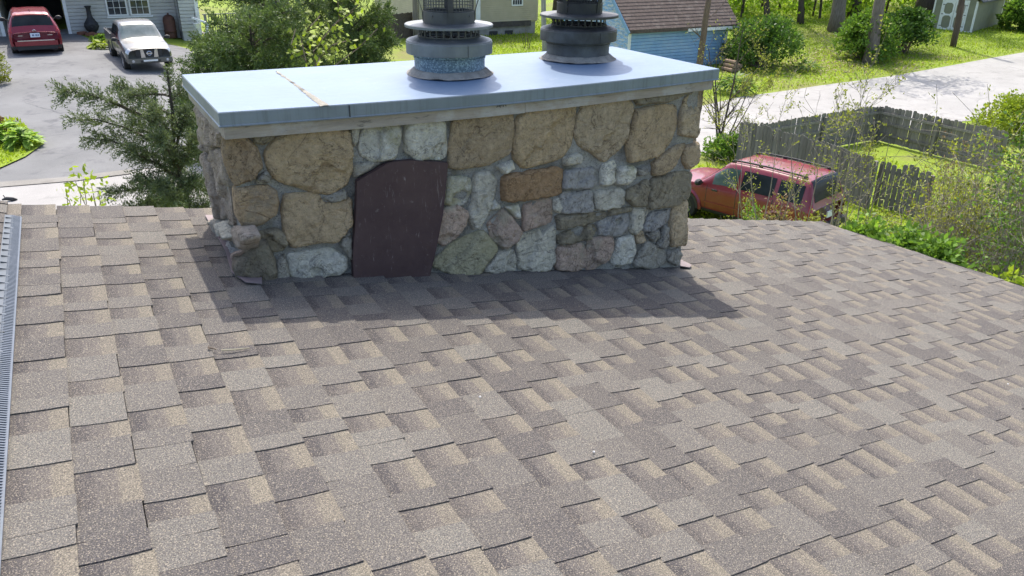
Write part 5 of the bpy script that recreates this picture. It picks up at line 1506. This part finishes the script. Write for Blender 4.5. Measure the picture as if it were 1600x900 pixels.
def shrub(name, label, cat, spec, leaf, nc=60, nl=40, L=.07, W=.04, cr_=.16, stemm=None, nst=9, lo=.1, group=None, depth=1.0, rough=.3, rx=1.0):
    b, h, w = spec; t = plant(name, label, cat, b, group)
    C = shell(w, w * depth, h, nc, lo, rough); P, D = cloud(C, cr_ * max(w, h) * (.6 + .8 * rng.random(nc)), nl)
    P[:, 2] = np.maximum(P[:, 2], .02)
    n = len(P); Q = leaf_quads(P, L * (.6 + .8 * rng.random(n)), W * (.6 + .8 * rng.random(n)), unit(D + .8 * rvec(n) + np.array([0, 0, .2])))
    link('foliage', quads_mesh('foliage', Q), leaf, t, world=False)
    mb = MB()
    for k in range(nst):
        c = C[rng.integers(nc)]; limb_tube(mb, (rng.normal() * w * .06, rng.normal() * w * .06, -.05), c, .018 * max(.4, min(h, 2)), .005, .05, 5, 5)
    mb.build('stem', stemm or TWIGB, t, world=False); return t

# ---- junipers
def spray_quads(pts, nb, blen, qL, qW, m=17, t0=.12, flat=.6):
    pts = np.asarray(pts, float); k = len(pts) - 1
    t = t0 + (1 - t0) * rng.random(nb) ** .85; f = t * k; i = np.minimum(f.astype(int), k - 1); fr = (f - i)[:, None]
    O = pts[i] * (1 - fr) + pts[i + 1] * fr; T = unit(pts[i + 1] - pts[i])
    S = rvec(nb); S -= (S * T).sum(1, keepdims=True) * T; S = unit(S)
    D = unit(T * .75 + S * .85 + np.array([0, 0, .12])); Lb = blen * (1.15 - .6 * t) * (.6 + .7 * rng.random(nb))
    s = (np.arange(m) + .5) / m
    P = O[:, None, :] + D[:, None, :] * (Lb[:, None] * s)[:, :, None]
    P = P + np.array([0, 0, -1.0]) * (Lb[:, None] * s ** 2 * .18)[:, :, None]
    side = rvec(nb * m).reshape(nb, m, 3); DD = D[:, None, :] * .8 + side * .75
    P = P.reshape(-1, 3); DD = unit(DD.reshape(-1, 3)); n = len(P)
    return leaf_quads(P, qL * (.6 + .8 * rng.random(n)), qW * (.7 + .6 * rng.random(n)), DD)
def juniper(label, base, top, limbs, leaf, nb, blen, qL, qW, fill=None, r0=.07, group='junipers behind the chimney'):
    t = plant('juniper_tree', label, 'tree', base, group); inv = -V3(base)
    mb = MB(); tp = limb_tube(mb, V3(base) + inv, V3(top) + inv, r0, .012, 0, 8, 9, .02); mb.build('trunk', BARKD, t, world=False)
    Q = []; mb = MB()
    for A, B, sg, sc in limbs:
        p = limb_tube(mb, V3(A) + inv, V3(B) + inv, .022 * sc + .004, .003, sg, 5, 8, .025); Q.append(spray_quads(p, int(nb * sc), blen * (.7 + .3 * sc), qL, qW))
    Q.append(spray_quads(tp, int(nb * .8), blen * .9, qL, qW, t0=.35))
    mb.build('limb', BARKD, t, world=False)
    link('crown', quads_mesh('crown', np.concatenate(Q)), leaf, t, world=False); return t
YJ = 9.2
def J(px, py, dy=0.0): return aty(px, py, YJ + dy)
jb = J(288, 380); jb = np.array([jb[0], YJ, gz(jb[0], YJ)])
limbs = [(J(272, 212), J(94, 143, -.3), .10, 1.15), (J(276, 236), J(108, 184, .25), .08, .7), (J(270, 186), J(182, 134, .2), .05, .7), (J(264, 150), J(206, 152, -.2), .06, .5),
         (J(280, 262), J(132, 216, .1), .08, .8), (J(286, 300), J(168, 302, -.3), .06, .6), (J(284, 282), J(196, 236, -.4), .06, .9), (J(280, 250), J(206, 190, .4), .06, .9),
         (J(264, 160), J(306, 128, .2), .05, .6), (J(270, 200), J(322, 166, .3), .04, .8), (J(278, 250), J(334, 236, .1), .04, .9), (J(284, 292), J(336, 296, .2), .03, .9),
         (J(272, 226), J(236, 170, -.5), .05, .9), (J(280, 270), J(250, 216, -.6), .05, 1.0), (J(284, 310), J(214, 280, -.5), .05, 1.0),
         (J(286, 330), J(252, 290, -.7), .03, 1.1), (J(286, 330), J(300, 280, -.6), .03, 1.1), (J(280, 268), J(306, 220, -.5), .03, 1.0), (J(290, 345), J(206, 330, -.4), .05, 1.1), (J(290, 345), J(320, 330, -.4), .02, 1.1),
         (J(286, 320), J(230, 318, .5), .03, 1.0), (J(284, 300), J(270, 250, .7), .03, 1.0), (J(276, 230), J(290, 178, -.2), .03, .7), (J(288, 335), J(272, 310, -.8), .03, 1.1)]
juniper('loose green juniper with long drooping arms at the left end of the chimney', jb, J(261, 108), limbs, L_JUN, 185, .24, .034, .0095, r0=.06)
def mass(label, px, pyb, pyt, wpx, yd, nl, leaf, nb, blen, qL, qW, sc=1.0):
    c = aty(px, 60, yd); z0 = gz(c[0], yd); base = np.array([c[0], yd, z0])
    zt = aty(px, pyt, yd)[2]; dep = project((c[0], yd, zt))[2]; w = wpx * dep / FPX; H = zt - z0
    limbs = []
    for k in range(nl):
        f = .18 + .80 * (k + rng.random()) / nl; a = rng.random() * 2 * PI
        r = w / 2 * (1.05 - .62 * f ** 2.2) * (.65 + .45 * rng.random())
        A = base + np.array([0, 0, H * (f - .08)]); B = base + np.array([math.cos(a) * r, math.sin(a) * r, H * (f + .07 * rng.random() - .02)])
        limbs.append((A, B, .06 + .05 * rng.random(), .8 + .5 * rng.random()))
    return juniper(label, base, base + np.array([0, 0, H]), limbs, leaf, nb, blen, qL, qW, r0=.13)
mass('dense dark juniper behind the left half of the metal cap', 395, 140, 20, 300, 17.0, 62, L_JUN2, 80, .46, .07, .020)
mass('tall dark juniper rising out of view between the drive and the tan house', 440, 140, -90, 330, 20.0, 66, L_JUN2, 75, .5, .075, .022)
mass('dark juniper with a feathery right side next to the left flue', 548, 140, -40, 210, 17.6, 60, L_JUN2, 72, .42, .066, .019)
mass('low juniper partly screening the front of the silver pickup', 338, 140, 56, 130, 21.0, 40, L_JUN2, 70, .42, .07, .020)
# young vine with lime leaves in the junipers
c = aty(490, 80, 15.6); t = plant('climbing_vine', 'vine with large lime green leaves climbing through the dark junipers', 'vine', (c[0], 15.6, gz(c[0], 15.6)))
mb = MB(); PV = []
for q in ([(500, 150), (478, 95), (470, 60), (486, 40), (500, 25)], [(500, 150), (490, 80), (505, 60), (520, 40), (552, 18)], [(490, 110), (500, 90), (520, 70), (548, 62)], [(505, 60), (530, 30), (528, 4)], [(478, 95), (455, 70), (462, 45)], [(500, 120), (560, 75), (590, 45)], [(545, 20), (560, 8), (540, -8)]):
    p = [aty(x, y, 15.6 + .3 * rng.normal() - .2) - V3(t.location) for x, y in q]; mb.tube(p, .010, 5)
    for a, b in zip(p[:-1], p[1:]):
        for _ in range(4): PV.append(a + (b - a) * rng.random() + rng.normal(size=3) * .13)
mb.build('stem', TWIGB, t, world=False)
PV = V3(PV); n = len(PV); link('leaf_spray', quads_mesh('leaf_spray', leaf_quads(np.repeat(PV, 2, 0) + rng.normal(size=(2 * n, 3)) * .05, .10 + .06 * rng.random(2 * n), .09, unit(rvec(2 * n) + np.array([0, -.4, -.3])), N=np.tile([0, -.5, .8], (2 * n, 1)))), L_LIME, t, world=False, kind='stuff')

# ---- left: island bed, clipped ball, young shrub
bed = sheet('lawn_island', [P2(-40, 276), P2(0, 266), P2(40, 248), P2(70, 227), P2(66, 217), P2(40, 200), P2(0, 190), P2(-40, 188)], .06, GROUND.data.materials[0], step=.5)
def rosette(label, spec, leaf, n=70, L=.34, W=.17, group=None, name='hosta', cat='plant'):
    b, h, w = spec; t = plant(name, label, cat, b + np.array([0, 0, .05]), group); a = rng.random(n) * 2 * PI; r = rng.random(n) ** .6 * w / 2 * .8
    P = np.stack([np.cos(a) * r, np.sin(a) * r, h * (.9 - .75 * (r / (w / 2)) ** 1.5) * (.7 + .3 * rng.random(n))], 1)
    D = unit(np.stack([np.cos(a), np.sin(a), .45 - .9 * r / (w / 2)], 1) + .3 * rvec(n))
    Q = leaf_quads(P, L * (.7 + .5 * rng.random(n)), W * (.8 + .4 * rng.random(n)), D, N=np.tile([0, 0, 1.0], (n, 1)))
    Q[:, 2, 2] -= .05
    link('leaf_clump', quads_mesh('leaf_clump', Q), leaf, t, world=False, kind='stuff')
    mb = MB()
    for k in range(0, n, 5): mb.tube([(0, 0, 0), P[k] * .6 + np.array([0, 0, .03]), P[k]], .008, 4)
    mb.build('stalk', L_GREEN, t, world=False); return t
rosette('bright hosta clump on the lawn island at the left edge', spot(8, 226, 190, 62), L_HOSTA, 150, .34, .18)
rosette('second hosta clump nearer the drive on the lawn island', spot(38, 232, 200, 44), L_HOSTA, 110, .30, .16)
shrub('budding_shrub', 'brownish budding shrub behind the hostas at the left edge', 'shrub', spot(-6, 208, 178, 26), L_RED, 30, 40, .07, .05)
b = spot(-10, 132, 70, 46); shrub('clipped_shrub', 'clipped round yellow green shrub beside the drive at the left edge', 'shrub', b, leafmat('golden_leaf', (.15, .19, .025), (.24, .25, .03), .9, .35), 120, 70, .06, .04, .12, lo=.05, rough=.08)
b = aty(132, 345, 7.2); g0 = gz(b[0], 7.2); bb = np.array([b[0], 7.2, g0]); hh = aty(132, 281, 7.2)[2] - g0
t = plant('young_shrub', 'young shrub with pale yellow green leaves rising above the roof edge on the left', 'shrub', bb)
mb = MB(); PV = []
for k, (px, py) in enumerate([(104, 296), (118, 284), (130, 280), (142, 286), (154, 298), (160, 312), (108, 312), (126, 300), (146, 306)]):
    B = aty(px, py, 7.2 + .2 * rng.normal()) - bb; p = limb_tube(mb, (rng.normal() * .05, rng.normal() * .05, 0), B, .012, .003, .06, 5, 8, .03)
    for i in range(5, 9):
        for _ in range(12): PV.append(p[i] + rng.normal(size=3) * .065)
mb.build('stem', TWIGM, t, world=False); PV = V3(PV); n = len(PV)
link('foliage', quads_mesh('foliage', leaf_quads(PV, .045 + .03 * rng.random(n), .03, unit(rvec(n) + np.array([0, 0, .3])))), L_LIME, t, world=False)
rosette('lime green leafy plants in the bed between chiminea and pickup', spot(158, 76, 66, 34), L_LIME, 90, .3, .16, name='bed_plant')
shrub('bed_shrub', 'mid green shrub behind the lime leaves beside the chiminea', 'shrub', spot(160, 66, 55, 30), L_FRESH, 30, 40, .1, .06)

# ---- saplings and bare shrubs
def branchy(mb, leaves, A, d, L, r, depth, lean=.2, up=.25, twig=.45, seg=5, ld=1.0):
    p = V3(A); d = unit(V3(d)[None])[0]; pts = [p.copy()]
    for i in range(seg):
        d = unit((d + rng.normal(size=3) * lean * .45 + np.array([0, 0, up * .12]))[None])[0]; p = p + d * L / seg; pts.append(p.copy())
    mb.tube(pts, [max(.0028, r * (1 - .75 * i / seg)) for i in range(seg + 1)], 5 if r > .012 else 4)
    for q in pts[2:]:
        if depth <= 1:
            k = rng.poisson(1.5 * ld)
            for _ in range(k): leaves.append(q + rng.normal(size=3) * .04)
    if depth > 0:
        for i in range(1, seg + 1):
            for _ in range(rng.integers(0, 3)):
                s = rng.normal(size=3); s = unit((s - (s @ d) * d)[None])[0]
                nd = d * .75 + s * .75 + np.array([0, 0, up * .5])
                branchy(mb, leaves, pts[i], nd, L * twig * (.6 + .6 * rng.random()), r * (1 - .75 * i / seg) * .6, depth - 1, lean, up, twig, max(3, seg - 1), ld)
def sapling(label, base, stems, leaf, twm=TWIGM, LL=.05, LW=.03, group=None, name='sapling', cat='sapling', ld=1.0, **kw):
    t = plant(name, label, cat, base, group); mb = MB(); lv = []
    for (B, r, dep) in stems:
        B = V3(B) - V3(base); branchy(mb, lv, (rng.normal() * .06, rng.normal() * .06, -.05), B, np.linalg.norm(B), r, dep, **kw, ld=ld)
    mb.build('stem', twm, t, world=False)
    if lv:
        P = V3(lv); n = len(P); P = np.repeat(P, 2, 0) + rng.normal(size=(2 * n, 3)) * .015
        link('foliage', quads_mesh('foliage', leaf_quads(P, LL * (.6 + .8 * rng.random(2 * n)), LW, unit(rvec(2 * n) + np.array([0, 0, .25])))), leaf, t, world=False)
    return t
def ath(px, py, P):          # the sight line's point at the same plan distance as P
    d = np.linalg.norm(V3(P)[:2]); q = ray(px, py); return q * (d / np.linalg.norm(q[:2]))
GS = 'thin saplings below the eave'
SAPS = [('thin sapling with sparse leaves in front of the front door of the red car', (1160, 400, 10.4), [(1142, 215), (1165, 180)]),
        ('thin sapling with three whips in front of the middle of the red car', (1205, 400, 10.2), [(1186, 178), (1214, 185), (1232, 200)]),
        ('upright sapling crossing the rear side window of the red car', (1250, 400, 10.0), [(1248, 176), (1262, 200)]),
        ('tallest branching sapling in front of the back of the red car', (1296, 400, 9.8), [(1330, 118), (1286, 150), (1352, 176)]),
        ('sapling with horizontal twigs between the red car and the fence gap', (1330, 420, 9.4), [(1392, 158), (1345, 205), (1372, 222)]),
        ('leafy sapling stem at the right rear corner of the red car', (1312, 410, 8.6), [(1318, 215), (1300, 232)])]
for lb, (px, py, x_), tops in SAPS:
    q = ray(px, py); q = q * ((x_ + 1.2) / q[0]); b = np.array([q[0], q[1], gz(q[0], q[1])])
    sapling(lb, b, [(ath(a, c_, b), .017, 2) for a, c_ in tops], L_OLIVE, TWIGM, .045, .026, GS, lean=.14, up=.35, twig=.24, seg=8, ld=.30)
for lb, px, top, wd_ in (('low shrub with pinkish buds in front of the red car door', 1208, 308, 52), ('small green leafed shrub at the foot of the red car', 1172, 318, 40), ('small lime shrub by the rear wheel of the red car', 1268, 336, 44)):
    q = ray(px, 372); q = q * (11.6 / q[0]); b = np.array([q[0], q[1], gz(q[0], q[1])]); tt = ath(px, top, b); hh = tt[2] - b[2]
    shrub('low_shrub', lb, 'shrub', (b, hh, wd_ * project(tt)[2] / FPX), L_RED if px == 1208 else (L_FRESH if px == 1172 else L_OLIVE), 34, 16, .07, .04, .10, TWIGM, 14, lo=.6, group='low shrubs below the eave')

b = atg(1122, 236)
sapling('bare multi stemmed young tree on the verge right of the chimney', b, [(ath(1112, 90, b), .055, 2), (ath(1136, 70, b), .045, 2), (ath(1180, 120, b), .035, 3), (ath(1150, 40, b), .05, 2), (ath(1215, 150, b), .03, 3)], L_OLIVE, BARKD, .06, .035, name='young_tree', cat='tree', lean=.18, up=.3, twig=.42, seg=7, ld=.35)
b = atg(1091, 122); t = plant('leaning_tree', 'brown bare leaning trunk in front of the blue house', 'tree', b)
q = ath(1108, -10, b) - b; mb = MB(); limb_tube(mb, (0, 0, -.2), q * 1.6, .19, .11, .01, 12, 9, .008); mb.build('trunk', BARKD if False else mat('brown_bark', (.19, .135, .095), (.12, .085, .06), 14, .95, 0, .8, 30, .02, stretch=(1, 1, .2)), t, world=False)
mb = MB(); lv = []
for f, dd in ((.45, (-1.5, -.6, 1.0)), (.7, (1.5, -.5, .8)), (1.0, (-.8, -1, 1.6)), (1.2, (1, 1, 1.5)), (1.4, (-1, .4, 1.2))): branchy(mb, lv, q * f, dd, 2.2, .03, 2, .2, .3, .45, 6)
mb.build('limb', TWIGB, t, world=False)

# thickets right of the roof
def thicket(label, spec, leaf, nst=60, r=.009, arch=.5, ld=.7, twm=TWIGM, LL=.055, LW=.034, name='thicket_shrub', depth=1.0, twigs=1):
    b, h, w = spec; t = plant(name, label, 'shrub', b); mb = MB(); lv = []
    for k in range(nst):
        a = rng.random() * 2 * PI; rr = rng.random() ** .5 * w * .32; A = (math.cos(a) * rr, math.sin(a) * rr * depth, -.05)
        a2 = a + rng.normal() * .9; o = w * .5 * rng.random() * arch; hh = h * (.55 + .5 * rng.random())
        seg = 7; pts = []; bend = rng.random() * arch
        for i in range(seg + 1):
            f = i / seg; pts.append(V3(A) + np.array([math.cos(a2) * o * (f ** 1.6) * 1.6, math.sin(a2) * o * (f ** 1.6) * 1.6, hh * (f - bend * .42 * f ** 3)]) + rng.normal(size=3) * .025 * h * f)
        mb.tube(pts, [max(.003, r * (1.2 - f_)) for f_ in np.linspace(0, 1, seg + 1)], 4)
        for i in range(2, seg + 1):
            if rng.random() < .7 * twigs:
                d = rng.normal(size=3) + np.array([0, 0, .5]); d = unit(d[None])[0]; L = h * .16 * (.5 + rng.random()); q = pts[i] + d * L; mb.tube([pts[i], pts[i] + d * L * .5 + rng.normal(size=3) * .02, q], .003, 3)
                for _ in range(rng.poisson(2.2 * ld)): lv.append(pts[i] + d * L * (.3 + .7 * rng.random()))
            for _ in range(rng.poisson(1.3 * ld)): lv.append(pts[i] + rng.normal(size=3) * .05)
    mb.build('stem', twm, t, world=False); P = V3(lv); n = len(P); P = np.repeat(P, 3, 0) + rng.normal(size=(3 * n, 3)) * .035
    link('foliage', quads_mesh('foliage', leaf_quads(P, LL * (.6 + .8 * rng.random(3 * n)), LW, unit(rvec(3 * n) + np.array([0, 0, .3])))), leaf, t, world=False); return t
def near(px, pyb, pyt, wpx, x_):
    q = ray(px, pyb); q = q * (x_ / q[0]); b = np.array([q[0], q[1], gz(q[0], q[1])]); tt = ath(px, pyt, b); return b, tt[2] - b[2], wpx * project(tt)[2] / FPX
thicket('tangle of bare grey arching stems beside the grey pickets', near(1430, 380, 280, 130, 12.0), L_OLIVE, 120, .007, .9, .25)
thicket('second tangle of bare pale stems in the lower right behind the eave', near(1505, 420, 300, 150, 10.8), L_OLIVE, 130, .007, 1.0, .25)
thicket('tall thicket with small olive leaves at the right side', near(1530, 400, 182, 170, 11.4), L_OLIVE, 210, .008, .5, .8)
thicket('taller thicket with small green leaves reaching the right edge', near(1590, 420, 180, 110, 10.6), L_FRESH, 130, .008, .45, .9)
thicket('reddish budding shrub in front of the right hand yard fence', near(1465, 330, 222, 80, 14.5), L_RED, 45, .007, .4, .45, TWIGB)
thicket('yellow green leafed stems between the yard and the tall thickets', near(1490, 360, 228, 100, 13.0), leafmat('yellow_leaf', (.20, .22, .03), (.27, .29, .045), 3, .45), 110, .007, .5, .8)
shrub('dense_bush', 'dense mid green bush at the right edge behind the thickets', 'shrub', near(1615, 380, 150, 170, 12.4), L_GREEN, 120, 55, .07, .045, .10, TWIGB, 20)
shrub('lime_hedge', 'bright lime green hedge beside the road at the right edge', 'hedge', spot(1602, 214, 150, 130), leafmat('lime_hedge_leaf', (.17, .24, .022), (.29, .34, .04), 1.2, .45), 140, 70, .12, .07, .12, lo=.05, rough=.1)
for lb, spec in (('bright leafy bush spilling over the eave next to the red car', near(1345, 388, 344, 90, 8.4)), ('bright leafy bush at the eave below the grey pickets', near(1405, 410, 350, 100, 8.2)), ('bright leafy bush at the eave in front of the bare tangle', near(1465, 430, 372, 90, 8.0)), ('lime leafed bush low at the eave near the right edge', near(1570, 460, 425, 60, 7.9))):
    shrub('leafy_bush', lb, 'shrub', spec, L_FRESH if 'lime' not in lb else L_LIME, 150, 40, .075, .045, .05, TWIGM, 16, lo=.72, group='leafy bushes along the eave', rough=.25)
shrub('verge_plant', 'fresh green plants at the foot of the bare young tree', 'plant', spot(1128, 248, 212, 60), L_FRESH, 50, 50, .12, .06, .12, lo=.1)

# ---- across the road
rosette('bright green clump beside the road left of the dark shrub', spot(1148, 146, 116, 62), L_FRESH, 180, .5, .14, name='daylily_clump')
shrub('dark_shrub', 'large dark green shrub between the blue house and the lawn', 'shrub', spot(1185, 102, 28, 120), L_GREEN, 130, 70, .17, .10, .11, TWIGB, 24)
rosette('small green clump on the bare ground across the road', spot(1262, 112, 96, 36), L_GREEN, 90, .5, .1, name='daylily_clump')
shrub('ivy_bush', 'leafy green bush growing round the slanting trunk on the lawn', 'shrub', spot(1350, 92, 18, 84), L_FRESH, 110, 55, .2, .12, .12, TWIGB, 22)
shrub('ivy_bush', 'green bush hanging right of the slanting trunk', 'shrub', spot(1408, 82, 14, 84), L_GREEN, 90, 50, .2, .12, .12, TWIGB, 20, lo=.3)
shrub('edge_bush', 'green bush right of the garden shed', 'shrub', spot(1592, 48, 0, 60), L_FRESH, 90, 60, .25, .15, .12)
LOGW = mat('split_wood', (.30, .21, .14), (.2, .14, .095), 9, .9)
b = atg(1136, 112)
for k in range(7):
    mb = MB(); z = .12 + (k // 3) * .2; x = (k % 3) * .24 + (.12 if k // 3 == 1 else 0) + (.2 if k == 6 else 0)
    mb.tube([(x, -.4, z), (x, .4, z + .01)], .11, 9)
    o = mb.build('firewood_log', LOGW, None, world=False, label='brown log in the small pile beside the blue house', cat='log', group='logs piled beside the blue house'); o.location = tuple(b)

def tree(label, px, py, ptop, wpx, h, leaf, nc=60, nl=90, bark=BARK, crown_r=4.0, crown_z=.45, L=.24, W=.15, group='tall trees across the road', name='tree'):
    b = atg(px, py); dep = project(b)[2]; r0 = wpx * dep / FPX / 2
    q = ath(ptop[0], ptop[1], b) - b; d = q / max(q[2], .5)
    t = plant(name, label, 'tree', b, group); mb = MB(); n = 12; pts = []; rs = []
    for i in range(n + 1):
        f = i / n; pts.append(np.array([d[0] * h * f, d[1] * h * f, h * f - .2 * (i == 0)]) + np.array([math.sin(i * 1.3 + px), math.cos(i * 1.7 + px), 0]) * .05 * (i > 2)); rs.append(r0 * (1.35 if i == 0 else 1.0 - .72 * f))
    mb.tube(pts, rs, 14); mb.build('trunk', bark, t, world=False, smooth=True)
    top = pts[-1]; C = shell(crown_r * 2, crown_r * 2, h * (1 - crown_z) * 1.15, nc, .02, .4, (top[0], top[1], h * crown_z)); mb = MB()
    for k in range(16):
        i = int(n * (crown_z + (1 - crown_z) * rng.random() * .8)); limb_tube(mb, pts[i], C[rng.integers(nc)], rs[i] * .45, .02, .05, 6, 6, .04)
    mb.build('limb', bark, t, world=False)
    P, D = cloud(C, .9 * (.6 + .8 * rng.random(nc)), int(nl * .6)); m = len(P)
    link('crown', quads_mesh('crown', leaf_quads(P, L * (.6 + .8 * rng.random(m)), W, unit(rvec(m) + np.array([0, 0, .2])))), leaf, t, world=False); return t
tree('tall tree with a grey trunk on the lawn left of the leafy bush', 1306, 49, (1312, 0), 22, 15, L_WOOD, 60, 80)
tree('tall tree with a darker trunk just right of the grey trunk', 1334, 27, (1338, 0), 17, 14, L_WOOD, 55, 80, BARKD)
tree('slanting tree trunk standing in the leafy bush on the lawn', 1360, 98, (1374, 0), 20, 12, L_WOOD, 40, 60, BARK)
tree('thick dark trunk left of the garden shed', 1443, 32, (1449, 0), 32, 17, L_WOOD, 70, 80, BARKD)
tree('thin dark trunk at the far edge of the lawn', 1251, 37, (1252, 0), 9, 13, L_WOOD, 50, 70, BARKD)
tree('slender tree at the far edge of the lawn above the dark shrub', 1200, 37, (1197, 0), 10, 12, L_WOOD, 50, 70, BARKD)
tree('tree behind the tan house between the poles', 868, 30, (870, 0), 12, 11, L_WOOD, 60, 80, BARKD, crown_z=.2, group='trees behind the houses')
tree('tree between the tan house and the blue roof', 905, 24, (905, 0), 12, 10, L_FRESH, 60, 80, BARKD, crown_z=.12, group='trees behind the houses')
tree('tall tree beyond the shed just outside the right edge', 1680, 60, (1690, 0), 22, 15, L_WOOD, 60, 80, group='tall trees across the road')
tree('tall roadside tree outside the right edge of the view', 1760, 100, (1775, 0), 22, 14, L_WOOD, 60, 60, group='tall trees across the road')
# dead stalks on the tan yard
b = atg(824, 76); mb = MB()
for k in range(5): limb_tube(mb, (rng.normal() * .15, rng.normal() * .15, 0), (rng.normal() * .5, rng.normal() * .3, .9 + .5 * rng.random()), .02, .008, .06, 5, 5)
o = mb.build('dry_stalk', TWIGB, None, world=False, label='dry curled stalks on the tan lawn beside the pale pole', cat='plant'); o.location = tuple(b)

# ---- far woodland, too many trees to count
def woods():
    P = []; tr = MB()
    line = [atg(x, y) for x, y in ((1110, 26), (1180, 30), (1260, 33), (1340, 30), (1430, 24), (1530, 14), (1620, 20), (1720, 30))]
    for a, b in zip(line[:-1], line[1:]):
        for _ in range(17):
            p = a + (b - a) * rng.random(); d = unit(p[:2][None])[0]; p = p.copy(); p[:2] += d * rng.random() ** 1.3 * 16; p[2] = gz(p[0], p[1]); hh = 5 + 6 * rng.random()
            if rng.random() < .4: tr.tube([p, p + np.array([rng.normal() * .3, rng.normal() * .3, hh])], [.08 + .06 * rng.random(), .04], 6)
            for k in range(9): P.append(p + np.array([rng.normal() * 1.3, rng.normal() * 1.3, hh * (.06 + .98 * rng.random())]))
    P = V3(P); Q, D = cloud(P, .75 + .7 * rng.random(len(P)), 34); n = len(Q); Q[:, 2] = np.maximum(Q[:, 2], -7)
    me = quads_mesh('woods', leaf_quads(Q, .30 * (.6 + .8 * rng.random(n)), .22, unit(rvec(n) + np.array([0, 0, .2]))))
    o = link('woods', me, L_WOOD, None, kind='stuff', label='bright spring woodland along the far edge of the lawn', cat='woods')
    o2 = tr.build('trunks', BARKD, o, world=False, kind='stuff')
woods()

# ---- grass blades on the lawns
def grass():
    n = 70000; XY = []
    areas = [((19, 22), (62, 50), .60), ((13, 9), (24, 19), .16), ((-3.5, 22), (-.2, 27), .06), ((22, 36), (34, 55), .10), ((5, 28), (12, 40), .08)]
    Ps = []
    for (x0, y0), (x1, y1), f in areas:
        k = int(n * f); Ps.append(np.stack([x0 + (x1 - x0) * rng.random(k), y0 + (y1 - y0) * rng.random(k)], 1))
    XY = np.concatenate(Ps)
    keep = []
    ru = [P2(1160, 151), P2(1280, 134), P2(1400, 118), P2(1500, 100), P2(1600, 82), (90, 22)]; rl = [P2(1110, 237), P2(1250, 212), P2(1400, 198), P2(1545, 186), (41, 16.5)]
    ux, uy = zip(*sorted(ru)); lx, ly = zip(*sorted(rl))
    up_, lw_ = np.interp(XY[:, 0], ux, uy), np.interp(XY[:, 0], lx, ly)
    XY = XY[(XY[:, 0] < 6) | (XY[:, 1] > up_ + .15) | (XY[:, 1] < lw_ - .1)]
    left = XY[:, 0] < 4; inb = (XY[:, 1] > 22.4) & (XY[:, 1] < 26)
    Z = np.array([gz(x, y) for x, y in XY]); m = len(XY); P = np.stack([XY[:, 0], XY[:, 1], Z + .0], 1)
    px = np.array([project(p)[:2] for p in P]); ok = (px[:, 0] > -30) & (px[:, 0] < 1640) & (px[:, 1] > -10) & ~((left) & ((px[:, 0] > 68 - np.abs(px[:, 1] - 225) * np.where(px[:, 1] > 225, 1.55, 1.1)) | (px[:, 1] < 186)))
    P = P[ok]; m = len(P); D = unit(rng.normal(size=(m, 3)) * .45 + np.array([0, 0, 1.0]))
    L = .09 + .12 * rng.random(m) ** 2
    link('grass', quads_mesh('grass', leaf_quads(P, L, .05, D)), L_GRASS, None, kind='stuff', label='short spring grass on the lawns', cat='grass')
    # fallen leaves on the bare ground under the trees
    k = 5000; a = atg(1300, 95); P = np.stack([a[0] + rng.normal(size=k) * 4.5, a[1] + rng.normal(size=k) * 2.2, np.zeros(k)], 1); P = P[P[:, 1] > np.interp(P[:, 0], ux, uy) + .2]
    P[:, 2] = [gz(x, y) + .03 for x, y, _ in P]; m = len(P)
    link('leaf_litter', quads_mesh('leaf_litter', leaf_quads(P, .12, .09, unit(rvec(m) * np.array([1, 1, .3])), N=np.tile([0, 0, 1.0], (m, 1)))), L_DRY, None, kind='stuff', label='dry brown leaf litter under the trees across the road', cat='leaf litter')
grass()
b = atg(16, 315); mb = MB(); mb.tube([(-.14, 0, .06), (-.05, .02, .07), (.06, -.02, .05), (.14, .0, .03)], [.015, .04, .045, .01], 7); mb.tube([(-.06, 0, .06), (-.1, .06, .14)], .01, 5)
o = mb.build('dark_twig_clump', TWIGB if False else BLK, None, world=False, label='small dark clump lying on the pale road above the ridge', cat='debris'); o.location = tuple(b)
